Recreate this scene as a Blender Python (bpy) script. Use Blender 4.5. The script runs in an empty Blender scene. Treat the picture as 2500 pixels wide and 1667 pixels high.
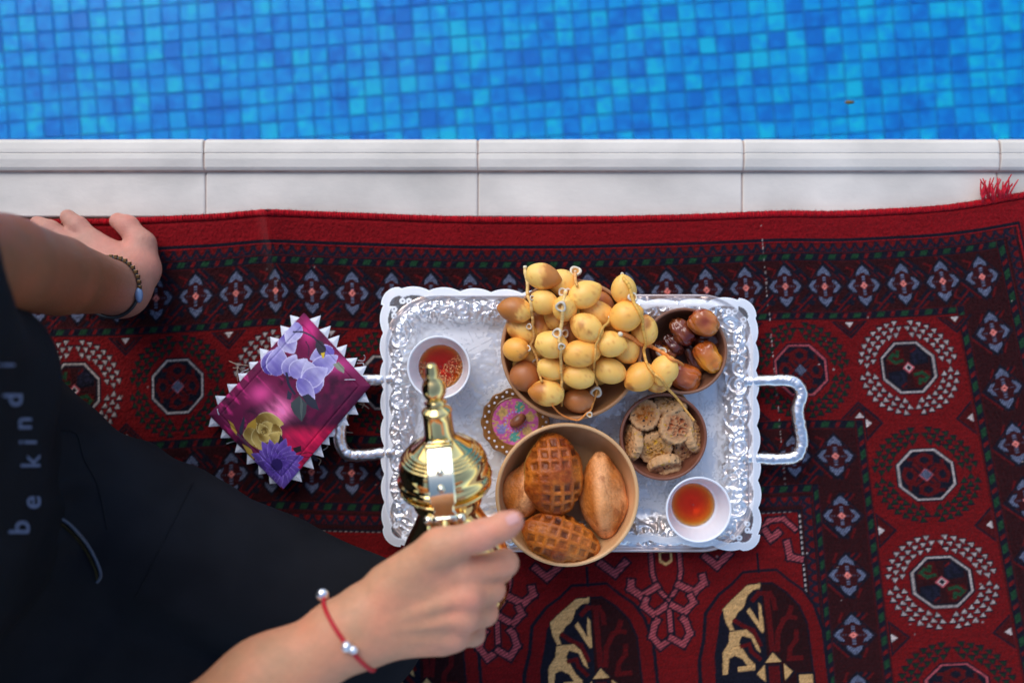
import bpy, bmesh, math, random
import numpy as np
from mathutils import Vector, Matrix
from mathutils.bvhtree import BVHTree

# ------------------------------------------------------------------ camera, sky, sun, exposure
scene = bpy.context.scene
CAM_H = 1.13
cam_data = bpy.data.cameras.new('camera'); cam = bpy.data.objects.new('camera', cam_data)
scene.collection.objects.link(cam); scene.camera = cam
cam.location = (0, 0, CAM_H); cam.rotation_euler = (0, 0, 0)
cam_data.lens = 35; cam_data.sensor_width = 36; cam_data.clip_start = 0.01; cam_data.clip_end = 300
cam_data.dof.use_dof = True; cam_data.dof.focus_distance = 1.045; cam_data.dof.aperture_fstop = 1.9

SUN_EL, SUN_AZ = 44.0, -28.0          # azimuth measured from +Y (the pool side) towards +X
world = bpy.data.worlds.new('World'); scene.world = world; world.use_nodes = True
wn = world.node_tree.nodes; wl = world.node_tree.links
sky = wn.new('ShaderNodeTexSky'); sky.sky_type = 'NISHITA'; sky.sun_disc = False
sky.sun_elevation = math.radians(SUN_EL); sky.sun_rotation = math.radians(SUN_AZ)
sky.dust_density = 1.0; sky.air_density = 1.0
wn['Background'].inputs['Strength'].default_value = 0.15
wl.new(sky.outputs['Color'], wn['Background'].inputs['Color'])
sun_data = bpy.data.lights.new('sun', 'SUN'); sun_data.energy = 1.0; sun_data.angle = math.radians(38)
sun_data.color = (1.0, 0.955, 0.90)
sun = bpy.data.objects.new('sun', sun_data); scene.collection.objects.link(sun)
_d = Vector((math.sin(math.radians(SUN_AZ)) * math.cos(math.radians(SUN_EL)),
             math.cos(math.radians(SUN_AZ)) * math.cos(math.radians(SUN_EL)), math.sin(math.radians(SUN_EL))))
sun.rotation_euler = _d.to_track_quat('Z', 'Y').to_euler(); sun.location = _d * 5
scene.view_settings.view_transform = 'Standard'; scene.view_settings.look = 'None'
scene.view_settings.exposure = 0.66; scene.view_settings.gamma = 1.0
scene.view_settings.use_curve_mapping = False
scene.cycles.max_bounces = 10; scene.cycles.transmission_bounces = 8; scene.cycles.transparent_max_bounces = 12
scene.cycles.use_denoising = True

# ------------------------------------------------------------------ helpers
rng = np.random.default_rng(7); random.seed(7)
COL = scene.collection
def S(z): return 36.0 / 35.0 * (CAM_H - z) / 2500.0            # metres for one photo pixel at height z
def at(px, py, z): return Vector(((px - 1250) * S(z), (833.5 - py) * S(z), z))
def hexlin(h, k=1.0):
    h = h.lstrip('#'); c = [int(h[i:i + 2], 16) / 255 for i in (0, 2, 4)]
    return np.array([(x / 12.92 if x <= .04045 else ((x + .055) / 1.055) ** 2.4) * k for x in c])
def smooth(a, b, x):
    t = np.clip((x - a) / (b - a), 0, 1); return t * t * (3 - 2 * t)

class Noise:                                                     # smooth value noise, numpy, any dimension
    def __init__(s, seed): s.t = np.random.default_rng(seed).random(4096); s.p = np.random.default_rng(seed + 1).permutation(4096)
    def h(s, *I):
        v = np.zeros_like(I[0])
        for k, i in enumerate(I): v = s.p[(v + i * (1 + 57 * k)) & 4095]
        return s.t[v]
    def __call__(s, *P):
        I = [np.floor(p).astype(np.int64) for p in P]; F = [p - i for p, i in zip(P, I)]; F = [f * f * (3 - 2 * f) for f in F]
        out = 0
        for c in range(1 << len(P)):
            w = 1; J = []
            for k in range(len(P)):
                b = (c >> k) & 1; J.append(I[k] + b); w = w * (F[k] if b else 1 - F[k])
            out = out + w * s.h(*J)
        return out * 2 - 1
    def fbm(s, *P, oct=4):
        r = 0; a = 1; f = 1
        for k in range(oct): r = r + a * s(*[p * f + 17.3 * k for p in P]); a *= .5; f *= 2.03
        return r / 1.9

def M(name, col=(.8, .8, .8), rough=.5, metal=0., attr=False, noise=None, bump=None, sss=0., coat=0., sheen=0., spec=.5,
      stretch=(1, 1, 1), col2=None, sssr=(1, .4, .2)):
    m = bpy.data.materials.new(name); m.use_nodes = True; nt = m.node_tree; N = nt.nodes; L = nt.links
    b = N['Principled BSDF']; b.inputs['Roughness'].default_value = rough; b.inputs['Metallic'].default_value = metal
    b.inputs['Specular IOR Level'].default_value = spec
    tc = N.new('ShaderNodeTexCoord'); mp = N.new('ShaderNodeMapping'); mp.inputs['Scale'].default_value = stretch
    L.new(tc.outputs['Object'], mp.inputs['Vector'])
    if attr:
        a = N.new('ShaderNodeAttribute'); a.attribute_name = 'col'; src = a.outputs['Color']
    else:
        a = N.new('ShaderNodeRGB'); a.outputs[0].default_value = (*col, 1); src = a.outputs[0]
    if noise:
        nz = N.new('ShaderNodeTexNoise'); nz.inputs['Scale'].default_value = noise[0]; nz.inputs['Detail'].default_value = 5
        L.new(mp.outputs[0], nz.inputs['Vector'])
        cr = N.new('ShaderNodeMapRange'); cr.inputs['From Min'].default_value = .3; cr.inputs['From Max'].default_value = .7
        if col2 is None:
            cr.inputs['To Min'].default_value = 1 - noise[1]; cr.inputs['To Max'].default_value = 1 + noise[1]
            L.new(nz.outputs['Fac'], cr.inputs['Value'])
            mx = N.new('ShaderNodeVectorMath'); mx.operation = 'SCALE'; L.new(src, mx.inputs[0]); L.new(cr.outputs[0], mx.inputs['Scale'])
            src = mx.outputs[0]
        else:
            L.new(nz.outputs['Fac'], cr.inputs['Value'])
            mx = N.new('ShaderNodeMix'); mx.data_type = 'RGBA'; L.new(cr.outputs[0], mx.inputs[0]); L.new(src, mx.inputs[6])
            mx.inputs[7].default_value = (*col2, 1); src = mx.outputs[2]
    L.new(src, b.inputs['Base Color'])
    if bump:
        nz = N.new('ShaderNodeTexNoise'); nz.inputs['Scale'].default_value = bump[0]; nz.inputs['Detail'].default_value = 4
        L.new(mp.outputs[0], nz.inputs['Vector'])
        bp = N.new('ShaderNodeBump'); bp.inputs['Strength'].default_value = bump[1]; bp.inputs['Distance'].default_value = bump[2]
        L.new(nz.outputs['Fac'], bp.inputs['Height']); L.new(bp.outputs[0], b.inputs['Normal'])
    if sss:
        b.inputs['Subsurface Weight'].default_value = sss; b.inputs['Subsurface Radius'].default_value = sssr; b.inputs['Subsurface Scale'].default_value = .004
    if coat: b.inputs['Coat Weight'].default_value = coat; b.inputs['Coat Roughness'].default_value = .15
    if sheen: b.inputs['Sheen Weight'].default_value = sheen
    return m

def tag(o, label=None, cat=None, group=None, kind=None):
    if label: o['label'] = label
    if cat: o['category'] = cat
    if group: o['group'] = group
    if kind: o['kind'] = kind
    return o
def empty(name, loc=(0, 0, 0)):
    o = bpy.data.objects.new(name, None); COL.objects.link(o); o.location = loc; o.empty_display_size = .02; return o
def build(name, V, F, mat, parent=None, col=None, smooth_=True, loc=None, mat_slots=None, alpha=None):
    V = np.asarray(V, dtype=np.float32); me = bpy.data.meshes.new(name)
    if isinstance(F, np.ndarray):
        k = F.shape[1]; me.vertices.add(len(V)); me.vertices.foreach_set('co', V.ravel())
        me.loops.add(F.size); me.loops.foreach_set('vertex_index', F.astype(np.int32).ravel())
        me.polygons.add(len(F)); me.polygons.foreach_set('loop_start', np.arange(0, F.size, k, dtype=np.int32))
        me.polygons.foreach_set('loop_total', np.full(len(F), k, dtype=np.int32)); me.update(calc_edges=True)
    else:
        me.from_pydata([tuple(map(float, v)) for v in V], [], [tuple(f) for f in F]); me.update()
    if smooth_: me.polygons.foreach_set('use_smooth', np.ones(len(me.polygons), dtype=bool))
    if col is not None:
        c = np.ones((len(V), 4), dtype=np.float32); c[:, :3] = col
        at_ = me.color_attributes.new('col', 'FLOAT_COLOR', 'POINT'); at_.data.foreach_set('color', c.ravel())
    if alpha is not None:
        at_ = me.attributes.new('alpha', 'FLOAT', 'POINT'); at_.data.foreach_set('value', np.asarray(alpha, dtype=np.float32))
    me.materials.append(mat)
    o = bpy.data.objects.new(name, me); COL.objects.link(o)
    if parent is not None: o.parent = parent
    if loc is not None: o.location = loc
    return o
def gridfaces(nu, nv, closed=False):
    i = np.arange(nu - (0 if closed else 1))[:, None]; j = np.arange(nv - 1)[None, :]
    a = i * nv + j; b = ((i + 1) % nu) * nv + j
    return np.stack([a, b, b + 1, a + 1], -1).reshape(-1, 4)
def lathe(prof, n=64):                                            # prof: list (r,z) from the bottom outside to wherever; returns V,F
    P = np.array(prof, float); a = np.arange(n) * 2 * math.pi / n
    V = np.stack([P[None, :, 0] * np.cos(a)[:, None], P[None, :, 0] * np.sin(a)[:, None], np.repeat(P[None, :, 1], n, 0)], -1).reshape(-1, 3)
    return V, gridfaces(n, len(P), True)
def spline(P, n):                                                 # Catmull-Rom through the points
    P = np.array(P, float); Q = np.vstack([2 * P[0] - P[1], P, 2 * P[-1] - P[-2]]); m = len(P) - 1
    t = np.linspace(0, m, n); k = np.minimum(t.astype(int), m - 1); f = (t - k)[:, None]
    a, b, c, d = Q[k], Q[k + 1], Q[k + 2], Q[k + 3]
    return .5 * ((2 * b) + (c - a) * f + (2 * a - 5 * b + 4 * c - d) * f ** 2 + (3 * b - a - 3 * c + d) * f ** 3)
def tube(P, R, seg=8, flat=1.0, up=None):
    P = np.array(P, float); n = len(P); R = np.full(n, R) if np.isscalar(R) else np.array(R, float)
    T = np.gradient(P, axis=0); T /= np.linalg.norm(T, axis=1)[:, None] + 1e-12
    u = np.array(up if up is not None else (0, 0, 1), float); V = []
    for k in range(n):
        x = np.cross(T[k], u)
        if np.linalg.norm(x) < .2: x = np.cross(T[k], (1, .3, 0))
        x /= np.linalg.norm(x); y = np.cross(x, T[k])
        for s in range(seg):
            a = 2 * math.pi * s / seg; V.append(P[k] + R[k] * (math.cos(a) * x + flat * math.sin(a) * y))
    F = [(k * seg + s, k * seg + (s + 1) % seg, (k + 1) * seg + (s + 1) % seg, (k + 1) * seg + s) for k in range(n - 1) for s in range(seg)]
    F += [tuple(range(seg))[::-1], tuple((n - 1) * seg + s for s in range(seg))]
    return np.array(V), F
def join(parts):
    V = []; F = []; o = 0
    for v, f in parts:
        V.append(np.asarray(v, float)); F += [tuple(int(i) + o for i in q) for q in f]; o += len(v)
    return np.vstack(V), F
def box(x0, x1, y0, y1, z0, z1, bev=0.):
    bm = bmesh.new(); bmesh.ops.create_cube(bm, size=1)
    for v in bm.verts: v.co = Vector(((x0 + x1) / 2 + v.co.x * (x1 - x0), (y0 + y1) / 2 + v.co.y * (y1 - y0), (z0 + z1) / 2 + v.co.z * (z1 - z0)))
    if bev: bmesh.ops.bevel(bm, geom=bm.edges[:], offset=bev, segments=2, affect='EDGES', profile=.5)
    bm.verts.index_update(); V = np.array([v.co[:] for v in bm.verts]); F = [tuple(v.index for v in f.verts) for f in bm.faces]; bm.free(); return V, F
def ball(n=24, m=16):
    th = np.linspace(0, math.pi, m); ph = np.arange(n) * 2 * math.pi / n
    V = np.stack([np.sin(th)[None] * np.cos(ph)[:, None], np.sin(th)[None] * np.sin(ph)[:, None], np.repeat(np.cos(th)[None], n, 0)], -1).reshape(-1, 3)
    return V, gridfaces(n, m, True)[:, ::-1]
def frame(axis, up=(0, 0, 1)):                                    # columns x, y, z with z = axis
    z = Vector(axis).normalized(); u = Vector(up); x = u.cross(z)
    if x.length < 1e-3: x = Vector((1, 0, 0))
    x.normalize(); y = z.cross(x); return np.array([x, y, z]).T

def smin(a, b, k):
    h = np.maximum(k - np.abs(a - b), 0) / k; return np.minimum(a, b) - h * h * k * .25
def cone(P, a, b, ra, rb, sc=None):
    a = np.array(a, float); b = np.array(b, float); d = b - a; w = P - a
    t = np.clip((w @ d) / (d @ d), 0, 1); q = w - t[..., None] * d
    if sc is not None: q = q / np.array(sc)
    return np.sqrt((q * q).sum(-1)) - (ra + (rb - ra) * t)
def ellip(P, c, r):
    q = (P - np.array(c)) / np.array(r); l = np.sqrt((q * q).sum(-1)); return (l - 1) * min(r)
def surface(f, lo, hi, h):                                        # naive surface nets
    lo = np.array(lo, float); n = np.ceil((np.array(hi) - lo) / h).astype(int) + 1
    ax = [lo[k] + h * np.arange(n[k]) for k in range(3)]
    D = np.empty(n, np.float32)
    for i0 in range(0, n[0], 24):
        X = np.stack(np.meshgrid(ax[0][i0:i0 + 24], ax[1], ax[2], indexing='ij'), -1); D[i0:i0 + 24] = f(X)
    ins = D < 0; c = n - 1
    cnt = np.zeros(c, np.int8)
    for dx in (0, 1):
        for dy in (0, 1):
            for dz in (0, 1): cnt += ins[dx:dx + c[0], dy:dy + c[1], dz:dz + c[2]]
    act = np.argwhere((cnt > 0) & (cnt < 8)); idx = -np.ones(c, np.int64); idx[tuple(act.T)] = np.arange(len(act))
    acc = np.zeros((len(act), 3)); num = np.zeros(len(act))
    for e in range(3):
        o1, o2 = [k for k in range(3) if k != e]
        for p in (0, 1):
            for q in (0, 1):
                A = act.copy(); A[:, o1] += p; A[:, o2] += q; B = A.copy(); B[:, e] += 1
                da = D[tuple(A.T)]; db = D[tuple(B.T)]; s = (da < 0) != (db < 0)
                t = np.where(s, da / np.where(s, da - db, 1), 0)
                pt = A.astype(float); pt[:, e] += t; acc[s] += pt[s]; num[s] += 1
    V = lo + h * acc / num[:, None]; F = []
    for e in range(3):
        o1, o2 = [(1, 2), (2, 0), (0, 1)][e]
        s0 = [slice(1, -1)] * 3; s0[e] = slice(0, -1); s1 = [slice(1, -1)] * 3; s1[e] = slice(1, None)
        a = ins[tuple(s0)]; b = ins[tuple(s1)]; E = np.argwhere(a != b); si = a[tuple(E.T)]
        G = E + 1; G[:, e] -= 1
        def g(p, q): H = G.copy(); H[:, o1] -= p; H[:, o2] -= q; return idx[tuple(H.T)]
        Q = np.stack([g(1, 1), g(0, 1), g(0, 0), g(1, 0)], -1); Q[~si] = Q[~si][:, ::-1]; F.append(Q)
    return V, np.vstack(F)
def bvh_of(o):
    me = o.data; vs = [o.matrix_world @ v.co for v in me.vertices]; return BVHTree.FromPolygons(vs, [p.vertices[:] for p in me.polygons])
EYE = Vector((0, 0, CAM_H))
def hit(bvh, px, py, lift=0.):                                    # the surface point seen at a photo pixel
    d = (at(px, py, 0) - EYE).normalized(); r = bvh.ray_cast(EYE, d)
    return None if r[0] is None else r[0] + r[1] * lift
# ------------------------------------------------------------------ pool, coping, deck
POOL_Y, COPE_Y, DECK_Y = 0.2290, 0.1915, 0.1395
WATER_Z, FLOOR_Z = -0.10, -0.335
stone_col = hexlin('#e0d5c6')
def stone_mat():
    m = M('coping_limestone', tuple(stone_col), .55, noise=(7, .13), bump=(160, .35, .0008), spec=.35, stretch=(.9, 1.3, 1))
    nt = m.node_tree; N = nt.nodes; L = nt.links; b = N['Principled BSDF']; src = b.inputs['Base Color'].links[0].from_socket
    oi = N.new('ShaderNodeObjectInfo'); n2 = N.new('ShaderNodeTexNoise'); n2.noise_dimensions = '4D'; n2.inputs['Scale'].default_value = 9; n2.inputs['Detail'].default_value = 6
    L.new(oi.outputs['Random'], n2.inputs['W']); mp = [n for n in N if n.type == 'MAPPING'][0]; L.new(mp.outputs[0], n2.inputs['Vector'])
    cr = N.new('ShaderNodeMapRange'); cr.inputs['From Min'].default_value = .46; cr.inputs['From Max'].default_value = .66; L.new(n2.outputs['Fac'], cr.inputs['Value'])
    cr.inputs['To Max'].default_value = .38
    mx = N.new('ShaderNodeMix'); mx.data_type = 'RGBA'; L.new(cr.outputs[0], mx.inputs[0]); L.new(src, mx.inputs[6]); mx.inputs[7].default_value = (*hexlin('#a29c92'), 1)
    mr = N.new('ShaderNodeMapRange'); mr.inputs['To Min'].default_value = .93; mr.inputs['To Max'].default_value = 1.06; L.new(oi.outputs['Random'], mr.inputs['Value'])
    sc = N.new('ShaderNodeVectorMath'); sc.operation = 'SCALE'; L.new(mx.outputs[2], sc.inputs[0]); L.new(mr.outputs[0], sc.inputs['Scale'])
    L.new(sc.outputs[0], b.inputs['Base Color']); return m
STONE = stone_mat()
GROUT = M('tan_grout', tuple(hexlin('#b59d90')), .9, noise=(40, .25))
DECKM = M('deck_stone', tuple(hexlin('#b9b4b2')), .7, noise=(4, .1))

def sheet(name, quads, mat, z):
    V = []; F = []
    for (x0, x1, y0, y1) in quads:
        k = len(V); V += [(x0, y0, z), (x1, y0, z), (x1, y1, z), (x0, y1, z)]; F.append((k, k + 1, k + 2, k + 3))
    return build(name, V, F, mat, smooth_=False)
PX, PY1 = 3.2, 5.0
tag(sheet('deck_ground', [(-90, 90, -90, COPE_Y - .06), (-90, -PX, COPE_Y - .06, PY1), (PX, 90, COPE_Y - .06, PY1), (-90, 90, PY1, 90)], DECKM, -.004), kind='structure')
# coping stones: bullnose lip, shallow step and a flat inner tread, one profile extruded for each stone
def prof_stone():
    y1 = POOL_Y
    P = [(DECK_Y + .0015, -.028), (DECK_Y + .0015, -.001), (DECK_Y + .003, .0004)]
    P += [(COPE_Y - .0022, .0004), (COPE_Y - .0006, -.0008), (COPE_Y + .0004, -.0006), (COPE_Y + .0010, .0028), (COPE_Y + .0022, .0056)]
    P += [(COPE_Y + .0050, .0074), (COPE_Y + .014, .0086), (COPE_Y + .0195, .0082), (COPE_Y + .0205, .0074), (COPE_Y + .0215, .0082), (y1 - .012, .0080), (y1 - .005, .0070), (y1 - .0015, .0045), (y1, .0005), (y1, -.012), (y1 - .002, -.016), (y1 - .012, -.028)]
    return P
PR = prof_stone(); n = len(PR)
V = [(x, y - (.0007 if y > DECK_Y + .01 else .0), z - .0016) for x in (-PX, PX) for y, z in PR]; V2, F2 = box(-PX, PX, COPE_Y - .055, POOL_Y - .012, -.30, -.0285)
F = [tuple(f[::-1]) for f in gridfaces(2, n).tolist()] + [(0, n - 1, 2 * n - 1, n)]
coping = build('pool_coping', *join([(V, F), (V2, F2)]), GROUT, smooth_=False); tag(coping, kind='structure')
joints = [at(x, 400, 0).x for x in (-790, -150, 502, 1167, 1812, 2434, 3085, 3730)]
PR = prof_stone(); nz_ = Noise(3)
for k in range(len(joints) - 1):
    x0, x1 = joints[k] + .0008, joints[k + 1] - .0008
    xs = [x0, x0 + .0007, x0 + .002] + list(np.linspace(x0 + .02, x1 - .02, 9)) + [x1 - .002, x1 - .0007, x1]
    V = []
    for i, x in enumerate(xs):
        e = .0011 if i in (0, len(xs) - 1) else (.0003 if i in (1, len(xs) - 2) else 0)
        for (y, z) in PR:
            w = float(nz_(np.array(x * 25), np.array(y * 60 + k))) * .0003
            V.append((x + (float(nz_(np.array(y * 120 + k * 9), np.array(1.7 + i))) * .0006 if i in (0, len(xs) - 1) else 0), y - (e if y > .2 else 0) + w * .5, z - e + w))
    n = len(PR); F = gridfaces(len(xs), n).tolist() + [tuple(range(n))[::-1], tuple((len(xs) - 1) * n + i for i in range(n))]
    F = [tuple(f[::-1]) for f in F]
    o = build('coping_stone', V, F, STONE, coping, smooth_=False)
    tag(o, 'joint-edged pale limestone coping stone with grey stains' if k == 2 else None)

# pool basin: floor of small blue glass tiles under clear water
POOLWALL = M('pool_wall_glaze', tuple(hexlin('#2f7fc4')), .2, noise=(60, .3))
TGROUT = M('pool_grout', tuple(hexlin('#3f9fd0')), .8, noise=(30, .2))
floor = sheet('pool_floor', [(-PX, PX, POOL_Y - .012, PY1)], TGROUT, FLOOR_Z - .0035); tag(floor, kind='structure')
V, F = join([box(-PX, PX, POOL_Y - .03, POOL_Y - .012, FLOOR_Z - .05, -.03), box(-PX, PX, PY1 - .02, PY1 + .1, FLOOR_Z - .05, -.0045),
             box(-PX - .1, -PX, POOL_Y - .03, PY1, FLOOR_Z - .05, -.0045), box(PX, PX + .1, POOL_Y - .03, PY1, FLOOR_Z - .05, -.0045)])
tag(build('pool_wall', V, F, POOLWALL, smooth_=False), kind='structure')
def tile_mat():
    m = M('blue_glass_mosaic', (.02, .25, .7), .18, attr=True); nt = m.node_tree; N = nt.nodes; L = nt.links; b = N['Principled BSDF']
    for n in list(N):
        if n.type == 'ATTRIBUTE': N.remove(n)
    oi = N.new('ShaderNodeObjectInfo'); tc = [n for n in N if n.type == 'TEX_COORD'][0]
    ge = N.new('ShaderNodeNewGeometry')
    n1 = N.new('ShaderNodeTexNoise'); n1.inputs['Scale'].default_value = 58; n1.inputs['Detail'].default_value = 3; L.new(ge.outputs['Position'], n1.inputs['Vector'])
    wn_ = N.new('ShaderNodeTexWhiteNoise'); wn_.noise_dimensions = '3D'
    # the tile's own tone: from the object's random value, or, in the joined far tiles, from its cell
    at_ = N.new('ShaderNodeAttribute'); at_.attribute_name = 'tone'
    ad = N.new('ShaderNodeMath'); ad.operation = 'ADD'; L.new(at_.outputs['Fac'], ad.inputs[0])
    mr = N.new('ShaderNodeMapRange'); mr.inputs['From Min'].default_value = .3; mr.inputs['From Max'].default_value = .7; mr.inputs['To Min'].default_value = -.34; mr.inputs['To Max'].default_value = .34
    L.new(n1.outputs['Fac'], mr.inputs['Value']); L.new(mr.outputs[0], ad.inputs[1])
    cr = N.new('ShaderNodeValToRGB'); e = cr.color_ramp.elements
    e[0].position = 0; e[0].color = (.0, .25, .80, 1); e[1].position = 1; e[1].color = (.01, .76, 1., 1)
    x = cr.color_ramp.elements.new(.30); x.color = (.0, .38, .95, 1); x = cr.color_ramp.elements.new(.62); x.color = (.0, .50, 1., 1)
    L.new(ad.outputs[0], cr.inputs['Fac']); L.new(cr.outputs['Color'], b.inputs['Base Color']); return m
TILE = tile_mat()
PITCH, TROT = 0.0250, math.radians(4.2)
tv, tf = box(-.0115, .0115, -.0115, .0115, -.005, 0, .0012)
def tone_mesh(val):
    me = bpy.data.meshes.new('tile'); me.from_pydata([tuple(v) for v in tv], [], tf); me.update(); me.materials.append(TILE)
    a = me.attributes.new('tone', 'FLOAT', 'POINT'); a.data.foreach_set('value', np.full(len(tv), val, np.float32)); return me
tones = [tone_mesh(v) for v in (.02, .12, .22, .30, .38, .45, .5, .55, .6, .66, .72, .78, .86, .95)]
tw = [6, 6, 6, 6, 7, 7, 7, 7, 7, 7, 6, 6, 5, 4]
tn = Noise(21); cells = []
for i in range(-48, 52):
    for j in range(-11, 33):
        x = i * PITCH * math.cos(TROT) - j * PITCH * math.sin(TROT); y = .42 + i * PITCH * math.sin(TROT) + j * PITCH * math.cos(TROT)
        if POOL_Y < y < 1.15 and abs(x) < 1.25: cells.append((x, y))
def seen(c):                                                     # apparent place through the water
    zz = WATER_Z - (WATER_Z - FLOOR_Z) / 1.33; s = S(zz); return c[0] / s, c[1] / s
vis = [c for c in cells if abs(seen(c)[0]) < 1290 and 480 < seen(c)[1] < 870]
vis.sort(key=lambda c: math.hypot(seen(c)[0] - 260, (seen(c)[1] - 660) * 1.5)); near = set(vis[:300]); rest = [c for c in cells if c not in near]
for c in vis[:300]:
    o = bpy.data.objects.new('tile', random.choices(tones, tw)[0]); COL.objects.link(o); o.parent = floor
    o.location = (c[0], c[1], FLOOR_Z + random.uniform(-.0004, .0004)); o.rotation_euler = (random.gauss(0, .006), random.gauss(0, .006), TROT + random.gauss(0, .006))
RT = np.array([[math.cos(TROT), -math.sin(TROT), 0], [math.sin(TROT), math.cos(TROT), 0], [0, 0, 1]])
Vs = []; Fs = []; tonev = []; base = np.array(tv) @ RT.T
for k, c in enumerate(rest):
    Vs.append(base + (c[0], c[1], FLOOR_Z)); Fs += [tuple(i + k * len(tv) for i in f) for f in tf]
    tonev += [random.choices((.02, .12, .22, .30, .38, .45, .5, .55, .6, .66, .72, .78, .86, .95), tw)[0]] * len(tv)
o = build('mosaic_tiles', np.vstack(Vs), Fs, TILE, floor, smooth_=False); tag(o, kind='stuff')
a = o.data.attributes.new('tone', 'FLOAT', 'POINT'); a.data.foreach_set('value', np.array(tonev, np.float32))

WATER = bpy.data.materials.new('clear_pool_water'); WATER.use_nodes = True
N = WATER.node_tree.nodes; L = WATER.node_tree.links; b = N['Principled BSDF']
b.inputs['Base Color'].default_value = (.97, .99, 1, 1); b.inputs['Roughness'].default_value = 0.13; b.inputs['IOR'].default_value = 1.33; b.inputs['Transmission Weight'].default_value = 1
ab = N.new('ShaderNodeVolumeAbsorption'); ab.inputs['Color'].default_value = (.05, .93, 1, 1); ab.inputs['Density'].default_value = 1.3
L.new(ab.outputs[0], N['Material Output'].inputs['Volume'])
nx, ny = 240, 130; xs = np.linspace(-1.5, 1.5, nx); ys = np.linspace(POOL_Y - .011, 1.7, ny); X, Y = np.meshgrid(xs, ys, indexing='ij'); wv = Noise(31)
Z = WATER_Z + .0042 * wv(X * 4 + Y * 1.5, Y * 5) + .0013 * wv(X * 11, Y * 12 + 4)
e = np.minimum.reduce([smooth(0, .15, X + 1.5), smooth(0, .15, 1.5 - X), smooth(0, .15, 1.7 - Y)]); Z = WATER_Z + (Z - WATER_Z) * e
V = np.stack([X, Y, Z], -1).reshape(-1, 3); F = gridfaces(nx, ny).tolist(); k = len(V)
ring = [i * ny for i in range(nx)] + [(nx - 1) * ny + j for j in range(1, ny)] + [i * ny + ny - 1 for i in range(nx - 2, -1, -1)] + [j for j in range(ny - 2, 0, -1)]
E = [(-PX + .001, POOL_Y - .011), (PX - .001, POOL_Y - .011), (PX - .001, PY1 - .021), (-PX + .001, PY1 - .021)]
V = np.vstack([V, [(x, y, WATER_Z) for x, y in E], [(x, y, FLOOR_Z - .01) for x, y in E]])
c0, c1, c2, c3 = 0, (nx - 1) * ny, nx * ny - 1, ny - 1
bottom = [i * ny for i in range(nx)]; right = [(nx - 1) * ny + j for j in range(ny)]; top = [i * ny + ny - 1 for i in range(nx - 1, -1, -1)]; left = [j for j in range(ny - 1, -1, -1)]
for strip, a_, b_ in ((right, k + 1, k + 2), (top, k + 2, k + 3), (left, k + 3, k)):
    for q in range(len(strip) - 1): F.append((strip[q + 1], strip[q], a_))
    F.append((strip[-1], a_, b_))
for q in range(nx - 1): F.append((bottom[q + 1], bottom[q], k) if q < nx // 2 else (bottom[q + 1], bottom[q], k + 1))
F.append((bottom[nx // 2], k, k + 1))
F += [(k, k + 4, k + 5, k + 1), (k + 1, k + 5, k + 6, k + 2), (k + 2, k + 6, k + 7, k + 3), (k + 3, k + 7, k + 4, k), (k + 7, k + 6, k + 5, k + 4)]
wo = build('pool_water', V, F, WATER, smooth_=True); tag(wo, kind='structure')
bm = bmesh.new(); bm.from_mesh(wo.data); bmesh.ops.recalc_face_normals(bm, faces=bm.faces); bm.to_mesh(wo.data); bm.free()
p = at(2073, 250, WATER_Z + .002); LEAF = M('dry_leaf', tuple(hexlin('#6b5a2a')), .7, noise=(200, .3))
V = [(-.006, 0, 0), (-.002, .0022, .0006), (.004, .0016, .0004), (.007, 0, .001), (.004, -.002, .0005), (-.002, -.0026, .0007), (0, 0, .0013)]
V = V + [(x, y, z - .0008) for x, y, z in V]
F = [(i, (i + 1) % 6, 6) for i in range(6)] + [((i + 1) % 6 + 7, i + 7, 13) for i in range(6)] + [((i + 1) % 6, i, i + 7, (i + 1) % 6 + 7) for i in range(6)]
tag(build('fallen_leaf', V, F, LEAF, loc=p), 'tiny brown dry leaf floating on the blue pool water', 'leaf')
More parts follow.
